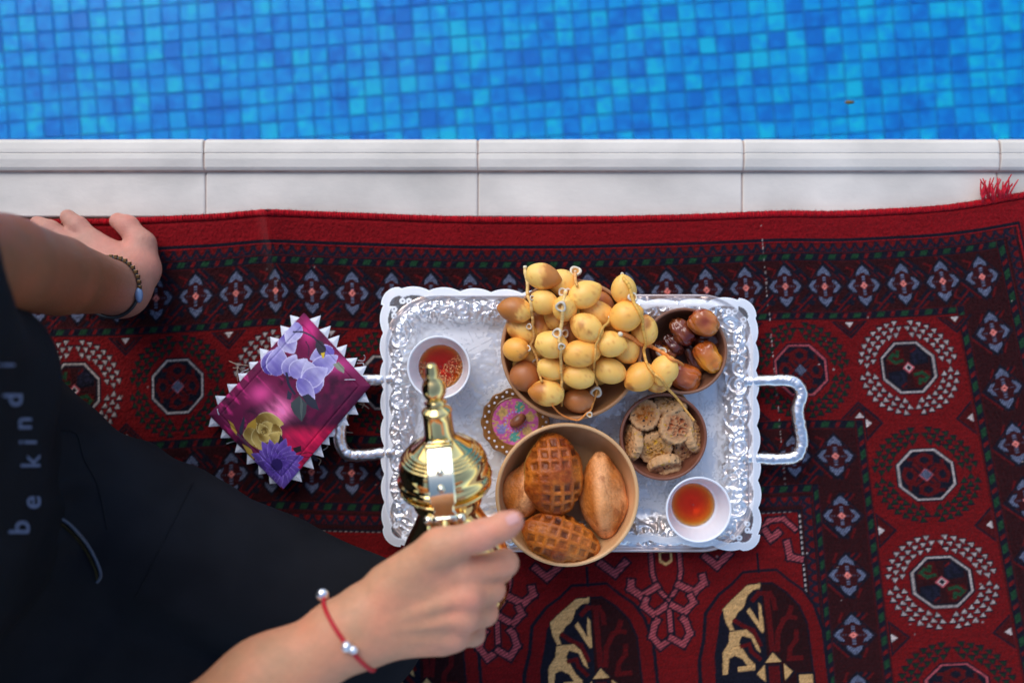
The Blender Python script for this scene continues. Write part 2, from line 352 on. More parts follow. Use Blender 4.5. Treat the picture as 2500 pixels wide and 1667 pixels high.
# ------------------------------------------------------------------ rug: woven pattern as one coloured knot per vertex
class Canvas:
    def __init__(s, u0, u1, v0, v1, res, bg):
        s.u0, s.v0, s.res = u0, v0, res; s.nu = int((u1 - u0) / res); s.nv = int((v1 - v0) / res)
        s.A = np.empty((s.nu, s.nv, 3)); s.A[:] = bg
    def poly(s, P, c, hatch=None):
        P = np.asarray(P, float); a = np.floor((P.min(0) - (s.u0, s.v0)) / s.res).astype(int); b = np.ceil((P.max(0) - (s.u0, s.v0)) / s.res).astype(int) + 1
        a = np.maximum(a, 0); b = np.minimum(b, (s.nu, s.nv))
        if (b <= a).any(): return
        X = s.u0 + (np.arange(a[0], b[0]) + .5)[:, None] * s.res; Y = s.v0 + (np.arange(a[1], b[1]) + .5)[None] * s.res
        ins = np.zeros((b[0] - a[0], b[1] - a[1]), bool); n = len(P)
        for i in range(n):
            x1, y1 = P[i]; x2, y2 = P[(i + 1) % n]
            if y1 == y2: continue
            ins ^= ((y1 > Y) != (y2 > Y)) & (X < (x2 - x1) * (Y - y1) / (y2 - y1) + x1)
        if hatch: 
            ph = np.sin((X * hatch[1] + Y * hatch[2])) > hatch[3]; ins &= np.broadcast_to(ph, ins.shape)
        s.A[a[0]:b[0], a[1]:b[1]][ins] = c
    def rect(s, u0, u1, v0, v1, c): s.poly([(u0, v0), (u1, v0), (u1, v1), (u0, v1)], c)
    def line(s, P, w, c, hatch=None):
        for (x1, y1), (x2, y2) in zip(P[:-1], P[1:]):
            d = math.hypot(x2 - x1, y2 - y1) or 1; n = ((y1 - y2) / d * w / 2, (x2 - x1) / d * w / 2); e = ((x2 - x1) / d * w / 2, (y2 - y1) / d * w / 2)
            s.poly([(x1 - e[0] + n[0], y1 - e[1] + n[1]), (x2 + e[0] + n[0], y2 + e[1] + n[1]), (x2 + e[0] - n[0], y2 + e[1] - n[1]), (x1 - e[0] - n[0], y1 - e[1] - n[1])], c, hatch)
KR = 1.0
RED, RED2, MAR, NAVY, GRN = hexlin('#70090c', .82), hexlin('#920b14', .85), hexlin('#2d070a', .9), hexlin('#0f0e1a', 1.), hexlin('#1a3d24', .85)
GREY, PINK, WHT, BEI, HAT = hexlin('#666b80', KR), hexlin('#d9776a', KR), hexlin('#c4b3ab', KR), hexlin('#bd935e', KR), hexlin('#a84a50', KR)
DRED = hexlin('#55080b', .9)
rc = Canvas(-120, 2760, 0, 1300, 1.3, RED)
# frame bands: horizontal rows run along the top edge, vertical columns run down the right side
def hband(v0, v1, u1, c): rc.rect(-200, u1, v0, v1, c)
def vband(u0, u1, v0, c): rc.rect(u0, u1, v0, 1400, c)
hband(0, 62, 2760, RED2 * .82); rc.rect(2520, 2760, 0, 1400, RED2 * .82)
def lband(a, b, ua, ub, c):                                       # an L-shaped band: row between v=a..b, column between u=ua..ub
    rc.rect(-200, ub, a, b, c); rc.rect(ua, ub, a, 1400, c)
lband(60, 67, 2508, 2514, NAVY); lband(67, 70, 2504, 2508, RED2 * .9); lband(70, 118, 2446, 2504, MAR)
lband(118, 238, 2342, 2446, MAR); lband(238, 260, 2320, 2342, MAR); lband(260, 504, 2070, 2320, RED)
lband(504, 526, 2050, 2070, MAR); lband(526, 658, 1958, 2050, MAR); lband(658, 684, 1938, 1958, MAR); lband(684, 722, 1908, 1938, MAR)
def teeth_h(v, u1, dirn=1, st=27):
    rc.rect(-200, u1, v - 1, v + 21, NAVY * 1.5)
    for i, u in enumerate(np.arange(u1 - 10, -200, -st)):
        rc.poly([(u - 9, v), (u + 9, v), (u + 6, v + 9), (u, v + 14), (u - 6, v + 9)], DRED * 1.2); rc.poly([(u - 4, v + 2), (u + 4, v + 2), (u, v + 9)], RED * 1.1)
        w = u + st / 2; rc.poly([(w, v + 8), (w + 7, v + 20), (w + 2.5, v + 19), (w, v + 14), (w - 2.5, v + 19), (w - 7, v + 20)], DRED)
def teeth_v(u, v0, st=27):
    rc.rect(u - 1, u + 21, v0, 1400, NAVY * 1.5)
    for v in np.arange(v0 + 10, 1400, st):
        rc.poly([(u + 20, v - 9), (u + 20, v + 9), (u + 11, v + 6), (u + 6, v), (u + 11, v - 6)], DRED * 1.2)
        w = v + st / 2; rc.poly([(u + 10, w), (u, w + 7), (u + 1, w + 2.5), (u + 5, w), (u + 1, w - 2.5), (u, w - 7)], DRED)
teeth_h(72, 2500); teeth_v(2476, 72); teeth_h(690, 1936); teeth_v(1914, 690)
def barber_h(v0, v1, ua, st=57):
    rc.rect(-200, ua, v0 - 3, v1 + 3, DRED * .7); rc.rect(-200, ua, v0 - 1, v1 + 1, NAVY); h = v1 - v0
    for u in np.arange(ua - 30, -200, -st):
        for du, c in ((0, GRN), (st / 2, DRED * 1.5)):
            x = u - du; w = 13 if du == 0 else 9; rc.poly([(x - w + 3, v1 - 2), (x + w - 6, v1 - 2), (x + w, v0 + 2), (x - w + 9, v0 + 2)], c)
def barber_v(u0, u1, va, st=57):
    rc.rect(u0 - 3, u1 + 3, va, 1400, DRED * .7); rc.rect(u0 - 1, u1 + 1, va, 1400, NAVY)
    for v in np.arange(va + 26, 1400, st):
        for dv, c in ((0, GRN), (st / 2, DRED * 1.5)):
            y = v + dv; w = 14 if dv == 0 else 9; rc.poly([(u0 + 2, y + w), (u0 + 2, y - w + 8), (u1 - 2, y - w), (u1 - 2, y + w - 8)], c)
def arrows(u, v, sx=1., sy=1.):
    t = lambda P: [(u + x * sx, v + y * sy) for x, y in P]
    # broad diamond ground with diagonal bars around it
    rc.poly(t([(0, -56), (46, 0), (0, 56), (-46, 0)]), MAR * 1.45)
    rc.line(t([(0, -56), (46, 0)]), 3, NAVY); rc.line(t([(46, 0), (0, 56)]), 3, NAVY); rc.line(t([(0, 56), (-46, 0)]), 3, NAVY); rc.line(t([(-46, 0), (0, -56)]), 3, NAVY)
    V = [(0, -50), (14, -35), (16, -25), (8, -27), (4, -31), (-4, -31), (-8, -27), (-16, -25), (-14, -35)]
    Hh = [(39, 0), (29, -13), (19, -16), (21, -9), (27, -3), (27, 3), (21, 9), (19, 16), (29, 13)]
    for sgn in (1, -1):
        for P in ([(x, y * sgn) for x, y in V], [(x * sgn, y) for x, y in Hh]):
            cx = np.mean([p[0] for p in P]); cy = np.mean([p[1] for p in P])
            rc.poly(t([(cx + (x - cx) * 1.30, cy + (y - cy) * 1.30) for x, y in P]), NAVY); rc.poly(t(P), GREY * .95)
            rc.poly(t(P), GREY * .35, hatch=(0, 1.35, .75 * (1 if sgn > 0 else -1), .35))
        for q in (9, 15, 21):
            rc.rect(u - 4 * sx, u + 4 * sx, v + (sgn * q - 2) * sy, v + (sgn * q + 2) * sy, GREY * .7)
            rc.rect(u + (sgn * q - 1.5) * sx, u + (sgn * q + 1.5) * sx, v - 1.5 * sy, v + 1.5 * sy, GREY * .5)
    rc.poly(t([(0, -11), (10, 0), (0, 11), (-10, 0)]), NAVY * 2); rc.poly(t([(0, -9), (8.5, 0), (0, 9), (-8.5, 0)]), PINK); rc.poly(t([(0, -2), (3, 0), (0, 2), (-3, 0)]), RED)
def fillers(u, v, su, sv):                                        # between two diamonds: bars, hooks and bars of navy
    for s1 in (-1, 1):
        for (o, w, c) in ((0, 9, NAVY), (13, 6, DRED * 1.15), (23, 7, NAVY), (33, 5, DRED)):
            rc.line([(u - su * .34 + o * s1 * .7, v + s1 * sv * .5), (u + su * .1 + o * s1 * .7, v + s1 * sv * .16)], w, c)
        rc.poly([(u + 10 * s1, v + 30 * s1 * sv / 120), (u + 22 * s1, v + 34 * s1 * sv / 120), (u + 18 * s1, v + 46 * s1 * sv / 120), (u + 4 * s1, v + 44 * s1 * sv / 120)], NAVY)
        rc.line([(u - 18 * s1, v + 20 * s1), (u - 26 * s1, v + 40 * s1), (u - 10 * s1, v + 46 * s1)], 5, DRED * 1.1)
for i in range(28):
    fillers(2397 - 48 - 96 * i, 178, 96, 120)
    if 1974 - 96 * i > -150: fillers(1997 - 48 - 96 * i, 592, 96, 130)
for i in range(9): fillers(2397, 178 + 69 + 137 * i, 96, 130); fillers(1999, 592 + 73 + 146 * i, 88, 130)
for i in range(27): arrows(2397 - 96 * i, 177)
for i in range(1, 9): arrows(2397, 177 + 137 * i)
for i in range(23): arrows(1999 - 96 * i, 592)
for i in range(1, 6): arrows(2000, 592 + 146 * i)
barber_h(97, 113, 2466); barber_v(2450, 2466, 97); barber_h(241, 257, 2340); barber_v(2325, 2340, 241)
barber_h(506, 523, 2068); barber_v(2053, 2067, 506); barber_h(662, 679, 1957); barber_v(1942, 1955, 662)
def medallion(u, v, white, pinkring, su=.96, sv=.97):
    t = lambda P: [(u + x * su, v + y * sv) for x, y in P]
    dots = []
    for ringr, n in ((84, 28), (99, 32), (114, 36)):
        for k in range(n):
            a = 2 * math.pi * (k + (.5 if ringr == 99 else 0)) / n; q = (abs(math.cos(a)) ** 6 + abs(math.sin(a)) ** 6) ** (1 / 6)
            r = ringr * (1 + .07 * (1 / q - 1)); dots.append((r * math.cos(a), r * math.sin(a), a))
    for x, y, a in dots:
        if abs(x) < 6 or abs(y) < 5: continue
        sgx = 1 if x > 0 else -1; sgy = 1 if y > 0 else -1
        rc.poly(t([(x - 10, y + 8 * sgy), (x + 10, y + 8 * sgy), (x + 3 * sgx, y - 10 * sgy)]), NAVY)
        c = WHT * .62 if white else GRN * .55
        rc.poly(t([(x - 6.5, y + 5 * sgy), (x + 6.5, y + 5 * sgy), (x + 2 * sgx, y - 6.5 * sgy)]), c)
    ring = [(66 * math.cos(math.pi / 8 + k * math.pi / 4) * 1.06, 66 * math.sin(math.pi / 8 + k * math.pi / 4) * 1.06) for k in range(8)]
    oc = HAT if pinkring else WHT * .72
    sc_ = lambda k: t([(x * k, y * k) for x, y in ring])
    rc.poly(sc_(1.05), NAVY); rc.poly(sc_(1.0), oc); rc.poly(sc_(1.0), oc * .55, hatch=(0, 1.6, 1.1, .5)); rc.poly(sc_(.92), NAVY); rc.poly(sc_(.84), NAVY if not white else MAR)
    for k, c in enumerate((DRED, MAR, DRED, MAR) if white else (DRED,) * 4):
        a = k * math.pi / 2; R = lambda P: t([(x * math.cos(a) - y * math.sin(a), x * math.sin(a) + y * math.cos(a)) for x, y in P])
        if white:
            rc.poly(R([(4, 4), (50, 10), (50, 28), (28, 50), (10, 50)]), NAVY if k % 2 else DRED * .6)
            g = GRN * 1.1 if k % 2 == 0 else NAVY * 1.8
            rc.line(R([(14, 18), (30, 14), (44, 24), (34, 34), (24, 30), (22, 40)]), 8, g); rc.line(R([(40, 12), (46, 20)]), 5, DRED)
        else:
            rc.line(R([(6, 0), (22, 0), (30, 14), (44, 16), (50, 4)]), 9, c); rc.line(R([(22, 0), (30, -14), (44, -16), (50, -4)]), 9, c)
            rc.line(R([(8, 8), (24, 26), (20, 40), (34, 40)]), 8, DRED * .9)
    if white: rc.poly(t([(0, -15), (15, 0), (0, 15), (-15, 0)]), HAT); rc.poly(t([(0, -10), (10, 0), (0, 10), (-10, 0)]), WHT); rc.poly(t([(0, -7), (7, 0), (0, 7), (-7, 0)]), NAVY)
    else:
        rc.poly(t([(0, -17), (17, 0), (0, 17), (-17, 0)]), HAT if not pinkring else NAVY); P = t([(0, -15), (15, 0), (0, 15), (-15, 0)])
        rc.poly(P, GREY); rc.poly(P, NAVY, hatch=(0, 1.1, 1.5, .1))
for i in range(9): medallion(2188 - 251 * i, 382, i % 2 == 0, i == 1)
for i in range(1, 4): medallion(2192, 382 + 263 * i, i % 2 == 0, i == 3)
for i in range(10):                                               # corner triangles between medallions
    u = 2188 + 125.5 - 251 * i
    for v, s in ((262, 1), (502, -1)):
        if i == 0 and s < 0: continue
        rc.poly([(u - 44, v), (u + 44, v), (u, v + 44 * s)], NAVY); rc.poly([(u - 36, v + 2 * s), (u + 36, v + 2 * s), (u, v + 38 * s)], DRED * .7)
        rc.poly([(u - 10, v + 3 * s), (u + 10, v + 3 * s), (u, v + 16 * s)], WHT * .9); rc.line([(u - 22, v + 9 * s), (u, v + 30 * s), (u + 22, v + 9 * s)], 4, NAVY)
for i in range(4):
    v = 382 + 131 + 263 * i
    for u, s in ((2072, 1), (2318, -1)):
        rc.poly([(u, v - 44), (u, v + 44), (u + 42 * s, v)], NAVY); rc.poly([(u + 2 * s, v - 36), (u + 2 * s, v + 36), (u + 36 * s, v)], DRED * .7); rc.poly([(u + 3 * s, v - 10), (u + 3 * s, v + 10), (u + 16 * s, v)], WHT * .9)
# field below: dashed selvedge, trees of pink hatched hooks and big round guls
rc.rect(1900, 1908, 724, 1400, NAVY); rc.rect(-200, 1908, 722, 728, NAVY)
for v in np.arange(735, 1300, 13): rc.rect(1903, 1906.5, v, v + 6, WHT * .8)
for v in np.arange(745, 1300, 44): rc.poly([(1885, v), (1899, v - 10), (1899, v + 6), (1885, v + 18)], GRN)
for u in np.arange(1880, -200, -13): rc.rect(u, u + 6, 727, 730, WHT * .6)
def hatched(P, w):
    w = w * .85; rc.line(P, w + 9, NAVY); rc.line(P, w, HAT); rc.line(P, w, HAT * .30, hatch=(0, .42, .85, .15))
def tree(u, v0, k=1.):
    q = lambda P: [(u + x * k, v0 + y * k) for x, y in P]
    hatched(q([(-33, -40), (-33, 20), (-25, 55), (0, 88), (25, 55), (33, 20), (33, -40)]), 10); hatched(q([(0, 88), (0, 178)]), 12)
    for s in (-1, 1):
        hatched(q([(s * 26, 52), (s * 62, 72), (s * 86, 52), (s * 84, 38)]), 18); hatched(q([(s * 8, 100), (s * 36, 118), (s * 58, 96), (s * 52, 82)]), 16)
        hatched(q([(0, 178), (s * 26, 196), (s * 44, 170), (s * 36, 142), (s * 30, 134)]), 16); hatched(q([(s * 95, -10), (s * 120, 14), (s * 150, -12)]), 18)
    rc.poly(q([(-16, -30), (16, -30), (16, -6), (0, 4), (-16, -6)]), BEI); rc.poly(q([(-10, -28), (10, -28), (10, -10), (0, -3), (-10, -10)]), DRED)
def gul(u, v, k=1.):                                              # centre of the motif top; traced from the lower right one
    q = lambda P: [(u + x * k, v + y * k) for x, y in P]
    O = [(-40, 0), (38, 0), (62, 24), (96, 52), (118, 88), (134, 150), (140, 320), (-160, 320), (-156, 200), (-142, 150), (-134, 90), (-100, 48), (-68, 26)]
    rc.poly(q([(x * 1.06, y * 1.03 - 6) for x, y in O]), NAVY); rc.poly(q(O), RED * .85)
    I = [(-30, 26), (26, 26), (60, 52), (88, 86), (104, 130), (112, 320), (-128, 320), (-124, 190), (-112, 140), (-104, 96), (-76, 62)]
    rc.poly(q(I), NAVY)
    rc.poly(q([(0, 30), (26, 30), (58, 56), (84, 88), (100, 132), (108, 320), (0, 320)]), MAR * .75)
    B1 = [(-2, 28), (-34, 30), (-76, 64), (-96, 82), (-92, 112), (-80, 140), (-70, 142), (-78, 118), (-70, 108), (-60, 92), (-50, 86), (-44, 78), (-36, 56), (-20, 42), (-4, 40)]
    B2 = [(-84, 138), (-44, 136), (-22, 158), (-14, 196), (-24, 186), (-34, 158), (-56, 150), (-64, 166), (-44, 206), (-30, 222), (-30, 236), (-72, 236), (-72, 224), (-48, 224), (-58, 206), (-76, 196), (-90, 202), (-96, 240), (-108, 240), (-104, 186), (-88, 164)]
    B3 = [(-40, 92), (-8, 148), (-2, 146), (-4, 82), (-10, 74), (-12, 122), (-32, 84)]
    for P in (B1, B2, B3):
        c = np.mean(P, 0); rc.poly(q([(c[0] + (x - c[0]) * 1.06, c[1] + (y - c[1]) * 1.05) for x, y in P]), NAVY); rc.poly(q(P), BEI)
    rc.line(q([(-22, 66), (-8, 52), (18, 54), (26, 70), (28, 90)]), 11, DRED); rc.line(q([(10, 56), (14, 190)]), 13, DRED)
    rc.line(q([(66, 92), (58, 112), (46, 120), (30, 150), (26, 190)]), 12, DRED); rc.line(q([(58, 112), (74, 116)]), 10, DRED); rc.line(q([(74, 150), (72, 170), (56, 190), (52, 214), (80, 214)]), 11, DRED)
    rc.line(q([(-70, 112), (-52, 126), (-28, 140), (-14, 176)]), 10, DRED); rc.line(q([(-58, 176), (-40, 172), (-36, 190), (-18, 210)]), 9, DRED)
    for P in ([(14, 198), (34, 222), (-6, 222)], [(-8, 226), (-28, 246), (-8, 268)], [(38, 226), (58, 246), (38, 268)]): rc.poly(q([(14 + (x - 14) * 1.14, 234 + (y - 234) * 1.14) for x, y in P]), NAVY); rc.poly(q(P), BEI)
    rc.rect(u - 5 * k, u + 33 * k, v + 226 * k, v + 272 * k, NAVY); rc.rect(u + 1 * k, u + 27 * k, v + 231 * k, v + 272 * k, DRED)
    rc.rect(u + 66 * k, u + 110 * k, v + 250 * k, v + 320 * k, NAVY); rc.rect(u + 72 * k, u + 104 * k, v + 255 * k, v + 300 * k, BEI)
    rc.line(q([(-4, -44), (-4, 0)]), 6, NAVY)
rc.rect(-200, 1900, 728, 1400, RED)
for u in (1800, 1398, 996, 594): gul(u, 868)
for u in (1578, 1180, 780): tree(u, 830)
hatched([(1905 - 95, 770), (1905 - 75, 745), (1905 - 40, 742), (1905 - 14, 768)], 12); hatched([(1820, 770), (1832, 790), (1850, 776)], 17); hatched([(1870, 802), (1874, 836), (1898, 842)], 17)
# a pale dashed crease line running down the rug
for k in range(70):
    v = 4 + k * 9.5 + random.uniform(-3, 3); u = 1868 + .012 * v + random.uniform(-1, 1)
    if random.random() < .72: rc.rect(u, u + 2.2, v, v + random.uniform(2, 6.5), WHT * random.uniform(.35, .9))
for k in range(90):                                               # stray lint
    u, v = random.uniform(-50, 2500), random.uniform(60, 1150); r = random.uniform(.7, 1.9); rc.rect(u, u + r * 2, v, v + r * 2, WHT * random.uniform(.3, .9))
A = rc.A[:rc.nu // 2 * 2, :rc.nv // 2 * 2]; A = (A[0::2, 0::2] + A[1::2, 0::2] + A[0::2, 1::2] + A[1::2, 1::2]) / 4
nu, nv = A.shape[:2]; U = rc.u0 + (np.arange(nu) + .5)[:, None] * 2.6 + np.zeros((1, nv)); Vv = (np.arange(nv) + .5)[None] * 2.6 + np.zeros((nu, 1))
edge_x = [-120, 0, 300, 400, 560, 620, 660, 760, 1000, 1150, 1400, 1700, 1941, 2044, 2285, 2389, 2500, 2760]
edge_y = [548, 545, 541, 536, 528, 519, 518, 523, 532, 537, 538, 531, 521, 524, 513, 503, 483, 440]
def rug_px(U, Vv):
    sl = np.interp(U, [-200, 600, 1200, 1600, 1950, 2400, 2760], [0, .015, .045, .075, .085, .2, .27])
    ey = np.interp(U, np.linspace(-120, 2760, 400), np.convolve(np.pad(np.interp(np.linspace(-120, 2760, 400), edge_x, edge_y), 8, 'edge'), np.ones(17) / 17, 'valid'))
    kk = np.interp(U, [0, 900, 1800, 2760], [1.075, 1.06, 1.0, .985]); kk = kk + np.exp(-Vv / 120.) * np.interp(U, [300, 1400], [.06, 0])
    fold = 8 * np.tanh((U - 655 - .18 * Vv) / 16) * np.exp(-((U - 655 - .18 * Vv) / 150) ** 2) * np.exp(-(Vv / 260) ** 2)
    return U + sl * (Vv - 173) - fold, ey + Vv * kk
rn = Noise(5)
def rug_z(U, Vv):
    x = (U - 648 - .18 * Vv)
    z = .0075 + .0150 * np.exp(-(x / np.where(x < 0, 20, 55)) ** 2) * np.exp(-(Vv / 230) ** 2)
    z = z + .0035 * np.exp(-((U - 1150) / 60) ** 2) * np.exp(-(Vv / 90) ** 2) + .004 * np.exp(-((U - 1960) / 80) ** 2) * np.exp(-(Vv / 110) ** 2) + .005 * np.exp(-((U - 1330 - .2 * (Vv - 800)) / 45) ** 2) * smooth(700, 950, Vv)
    return z + .0012 * rn(U / 160., Vv / 200.) + .0012 * np.exp(-Vv / 60) * rn(U / 70., Vv / 300. + 5) - .0055 * smooth(14, 0, Vv)
PXu, PYv = rug_px(U, Vv); Zr = rug_z(U, Vv); Zr = Zr + rng.normal(0, .00038, Zr.shape)
Ss = S(Zr); P3 = np.stack([(PXu - 1250) * Ss, (833.5 - PYv) * Ss, Zr], -1).reshape(-1, 3)
colr = A.reshape(-1, 3) * (1 + rng.normal(0, .15, (nu * nv, 1))) * (1 + .12 * rn(U / 40., Vv / 3.).reshape(-1, 1))
RUGM = M('wool_rug_pile', rough=.95, attr=True, bump=(900, .5, .002), sheen=.05, spec=.15)
rug = build('rug', P3, gridfaces(nu, nv)[:, ::-1], RUGM, col=np.clip(colr, 0, 1))
tag(rug, 'dark red knotted wool rug with navy borders and octagon medallions beside the pool', 'rug')
# overlocked edge and the corner fringe
ue = np.linspace(-118, 2755, 1500); ex, ey = rug_px(ue, np.zeros_like(ue)); ez = rug_z(ue, np.full_like(ue, 16.)) - .0015
pts = np.array([tuple(at(x, y - 1 + 1.2 * math.sin(i * 1.9), z)) for i, (x, y, z) in enumerate(zip(ex, ey, ez))])
V, F = tube(pts, np.array([.0036 + .0006 * math.sin(i * 1.9) + random.uniform(-.0003, .0003) for i in range(len(pts))]), 7)
cc = np.repeat(hexlin('#a80a18', 1.0)[None], len(V), 0) * (1 + rng.normal(0, .22, (len(V), 1)))
build('edge_binding', V, F, RUGM, rug, col=np.clip(cc, 0, 1))
fz = []
for k in range(1500):
    i = random.randrange(5, len(pts) - 5); a_ = random.uniform(.2, 2.9); l = random.uniform(.001, .0034); p0 = pts[i]; d_ = np.array([math.cos(a_), math.sin(a_), random.uniform(-.2, .5)]) * l; s_ = np.array([-math.sin(a_), math.cos(a_), 0]) * .00025
    fz.append((np.array([p0 + (0, .0025, .001) - s_, p0 + (0, .0025, .001) + s_, p0 + (0, .0025, .0016), p0 + (0, .0025, .001) + d_]), [(0, 1, 3), (1, 2, 3), (2, 0, 3)]))
V, F = join(fz); tag(build('edge_fuzz', V, F, RUGM, rug, col=np.repeat(hexlin('#b00c1c', 1.0)[None], len(V), 0)), kind='stuff')
FR = M('red_fringe_yarn', tuple(hexlin('#a80c22', 1.3)), .9, noise=(300, .3))
fp = []
for k in range(34):
    u0_ = 2443 + random.uniform(-14, 55); e = rug_px(np.array([u0_]), np.array([0.]))
    a_ = math.radians(random.gauss(92 - (u0_ - 2455) * .35, 20)); l = random.uniform(25, 62); z0 = .006
    q = [(e[0][0], e[1][0] + 4, z0), (e[0][0] + math.cos(a_) * l * .5 + random.uniform(-4, 4), e[1][0] - math.sin(a_) * l * .5, z0 + random.uniform(.002, .012)), (e[0][0] + math.cos(a_) * l + random.uniform(-7, 7), e[1][0] - math.sin(a_) * l, z0 + random.uniform(-.002, .010))]
    fp.append(tube(spline([tuple(at(*p)) for p in q], 7), [.0011, .0011, .001, .001, .0009, .0008, .0006], 5))
V, F = join(fp); tag(build('fringe', V, F, FR, rug), 'red yarn fringe at the rug corner', kind='stuff')
# ------------------------------------------------------------------ silver tray with handles
TX0, TY0 = at(1389, 1032.5, .025).xy; TW, TH, TR = 901 * S(.025) / 2, 627 * S(.025) / 2, .058
TZ = .0105
def tray_sdf(x, y):                                               # <0 inside, plus arc length along the outline
    qx = np.abs(x - TX0) - (TW - TR); qy = np.abs(y - TY0) - (TH - TR)
    return np.hypot(np.maximum(qx, 0), np.maximum(qy, 0)) + np.minimum(np.maximum(qx, qy), 0) - TR
def tray_base(d):
    return TZ + .0025 + .013 * smooth(-.043, -.016, d) + .0028 * np.exp(-((d + .0022) / .0016) ** 2) - .003 * smooth(-.012, -.004, d) * smooth(.001, -.004, d)
tno = Noise(11)
def tray_motif(x, y, d):
    # repoussé: scrolls and five-petal flowers marching round the raised band, shallow engraving on the floor
    L = .0340; X = x - TX0; Y = y - TY0
    s = np.where(np.abs(X) / TW > np.abs(Y) / TH, Y + np.sign(X) * .4, X + np.sign(Y) * .9)
    c = np.round(s / L); ls = s - c * L; ld = d + .0165
    r = np.hypot(ls, ld) + 1e-6; th = np.arctan2(ld, ls); fl = (c.astype(int) % 2 == 0)
    flower = np.cos(5 * th) * .5 + .5; flower = smooth(.0025, .0, np.abs(r - .0042 - .0018 * flower)) + .9 * smooth(.0022, .0008, r)
    spiral = .5 + .5 * np.cos(th * np.where(ls > 0, 1, 1) - r / .0011); spiral *= smooth(.0125, .010, r)
    ls2 = np.abs(ls) - L / 2; r2 = np.hypot(ls2, ld - .002) + 1e-6; th2 = np.arctan2(ld - .002, ls2)
    curl = (.5 + .5 * np.cos(th2 - r2 / .0009)) * smooth(.0075, .005, r2)
    petal = smooth(.25, .8, .5 + .5 * np.cos(5 * th + c)) * smooth(.0112, .0085, r) * smooth(.0016, .003, r) + .85 * smooth(.0026, .0014, r); wx = .35 * tno(x * 70, y * 70); leaf = np.clip(1 - 2.6 * np.abs(tno.fbm(x * 120 + wx, y * 120 - wx, oct=2)), 0, 1) ** 1.3
    h = np.where(fl, petal, spiral * .75) + .75 * leaf * smooth(.0075, .0095, r) + .25 * curl
    band = smooth(-.0375, -.033, d) * smooth(-.0045, -.007, d)
    return h * band * .0038 + band * .0010 * tno.fbm(x * 260, y * 260)
h = .00095; xs = np.arange(TX0 - TW - 2 * h, TX0 + TW + 2 * h, h); ys = np.arange(TY0 - TH - 2 * h, TY0 + TH + 2 * h, h)
def cut_grid(xs, ys, sdf_at, h):
    X, Y = np.meshgrid(xs, ys, indexing='ij'); D = sdf_at(X, Y); gx, gy = np.gradient(D, h); g = np.hypot(gx, gy) + 1e-9
    out = (D > 0) & (D < h * 1.5); X = np.where(out, X - D * gx / g, X); Y = np.where(out, Y - D * gy / g, Y)
    keep = D < h * 1.45; f = gridfaces(*X.shape); k = keep.ravel()[f].all(1) & ((D.ravel()[f] < 0).any(1)); f = f[k]
    used = np.unique(f); m = -np.ones(X.size, np.int64); m[used] = np.arange(len(used))
    return X.ravel()[used], Y.ravel()[used], np.minimum(D.ravel()[used], 0), m[f]
X, Y, D, F = cut_grid(xs, ys, tray_sdf, h)
Mo = tray_motif(X, Y, D); eng = np.abs(tno.fbm(X * 130, Y * 130, oct=3)) * .0014 * smooth(-.036, -.042, D)
Z = tray_base(D) + Mo + eng
tarn = np.clip(.42 * smooth(.0008, .0001, Mo) * smooth(-.036, -.03, D) + .25 * smooth(-.006, -.001, D) + .25 * tno.fbm(X * 60 + 9, Y * 60), 0, .75)[:, None]
SILV = M('tarnished_silver_plate', rough=.31, metal=1., attr=True, bump=(500, .15, .0006))
tray = empty('serving_tray', (TX0, TY0, TZ)); tag(tray, 'embossed silver serving tray with scroll handles under the lace mat', 'tray')
cl = np.array([.90, .89, .90]) * (1 - tarn) + np.array([.72, .46, .33]) * tarn
o = build('tray_plate', np.stack([X - TX0, Y - TY0, Z - TZ], -1), F, SILV, tray, col=cl)
def around(n):
    t = np.linspace(0, 1, n, endpoint=False); P = []
    for q in t:
        a = q * 2 * math.pi; dx, dy = math.cos(a), math.sin(a); lo, hi = 0, .5
        for _ in range(30):
            m_ = (lo + hi) / 2
            if tray_sdf(np.array(TX0 + dx * m_), np.array(TY0 + dy * m_)) < 0: lo = m_
            else: hi = m_
        P.append((dx * lo, dy * lo))
    return np.array(P)
ring = around(360); n = len(ring); zt = float(tray_base(np.array(0.))) - TZ
V = np.vstack([np.c_[ring * 1.002, np.full(n, zt + .0006)], np.c_[ring * 1.002, np.full(n, zt - .0035)], np.c_[ring * .985, np.full(n, zt - .006)], np.c_[ring * .93, np.full(n, .0)], np.c_[ring * .0, np.full(n, .0)]])
F = [(k * n + i, k * n + (i + 1) % n, (k + 1) * n + (i + 1) % n, (k + 1) * n + i) for k in range(4) for i in range(n)]
build('tray_rim', V, F, SILV, tray, col=np.repeat([[.85, .68, .55]], len(V), 0))
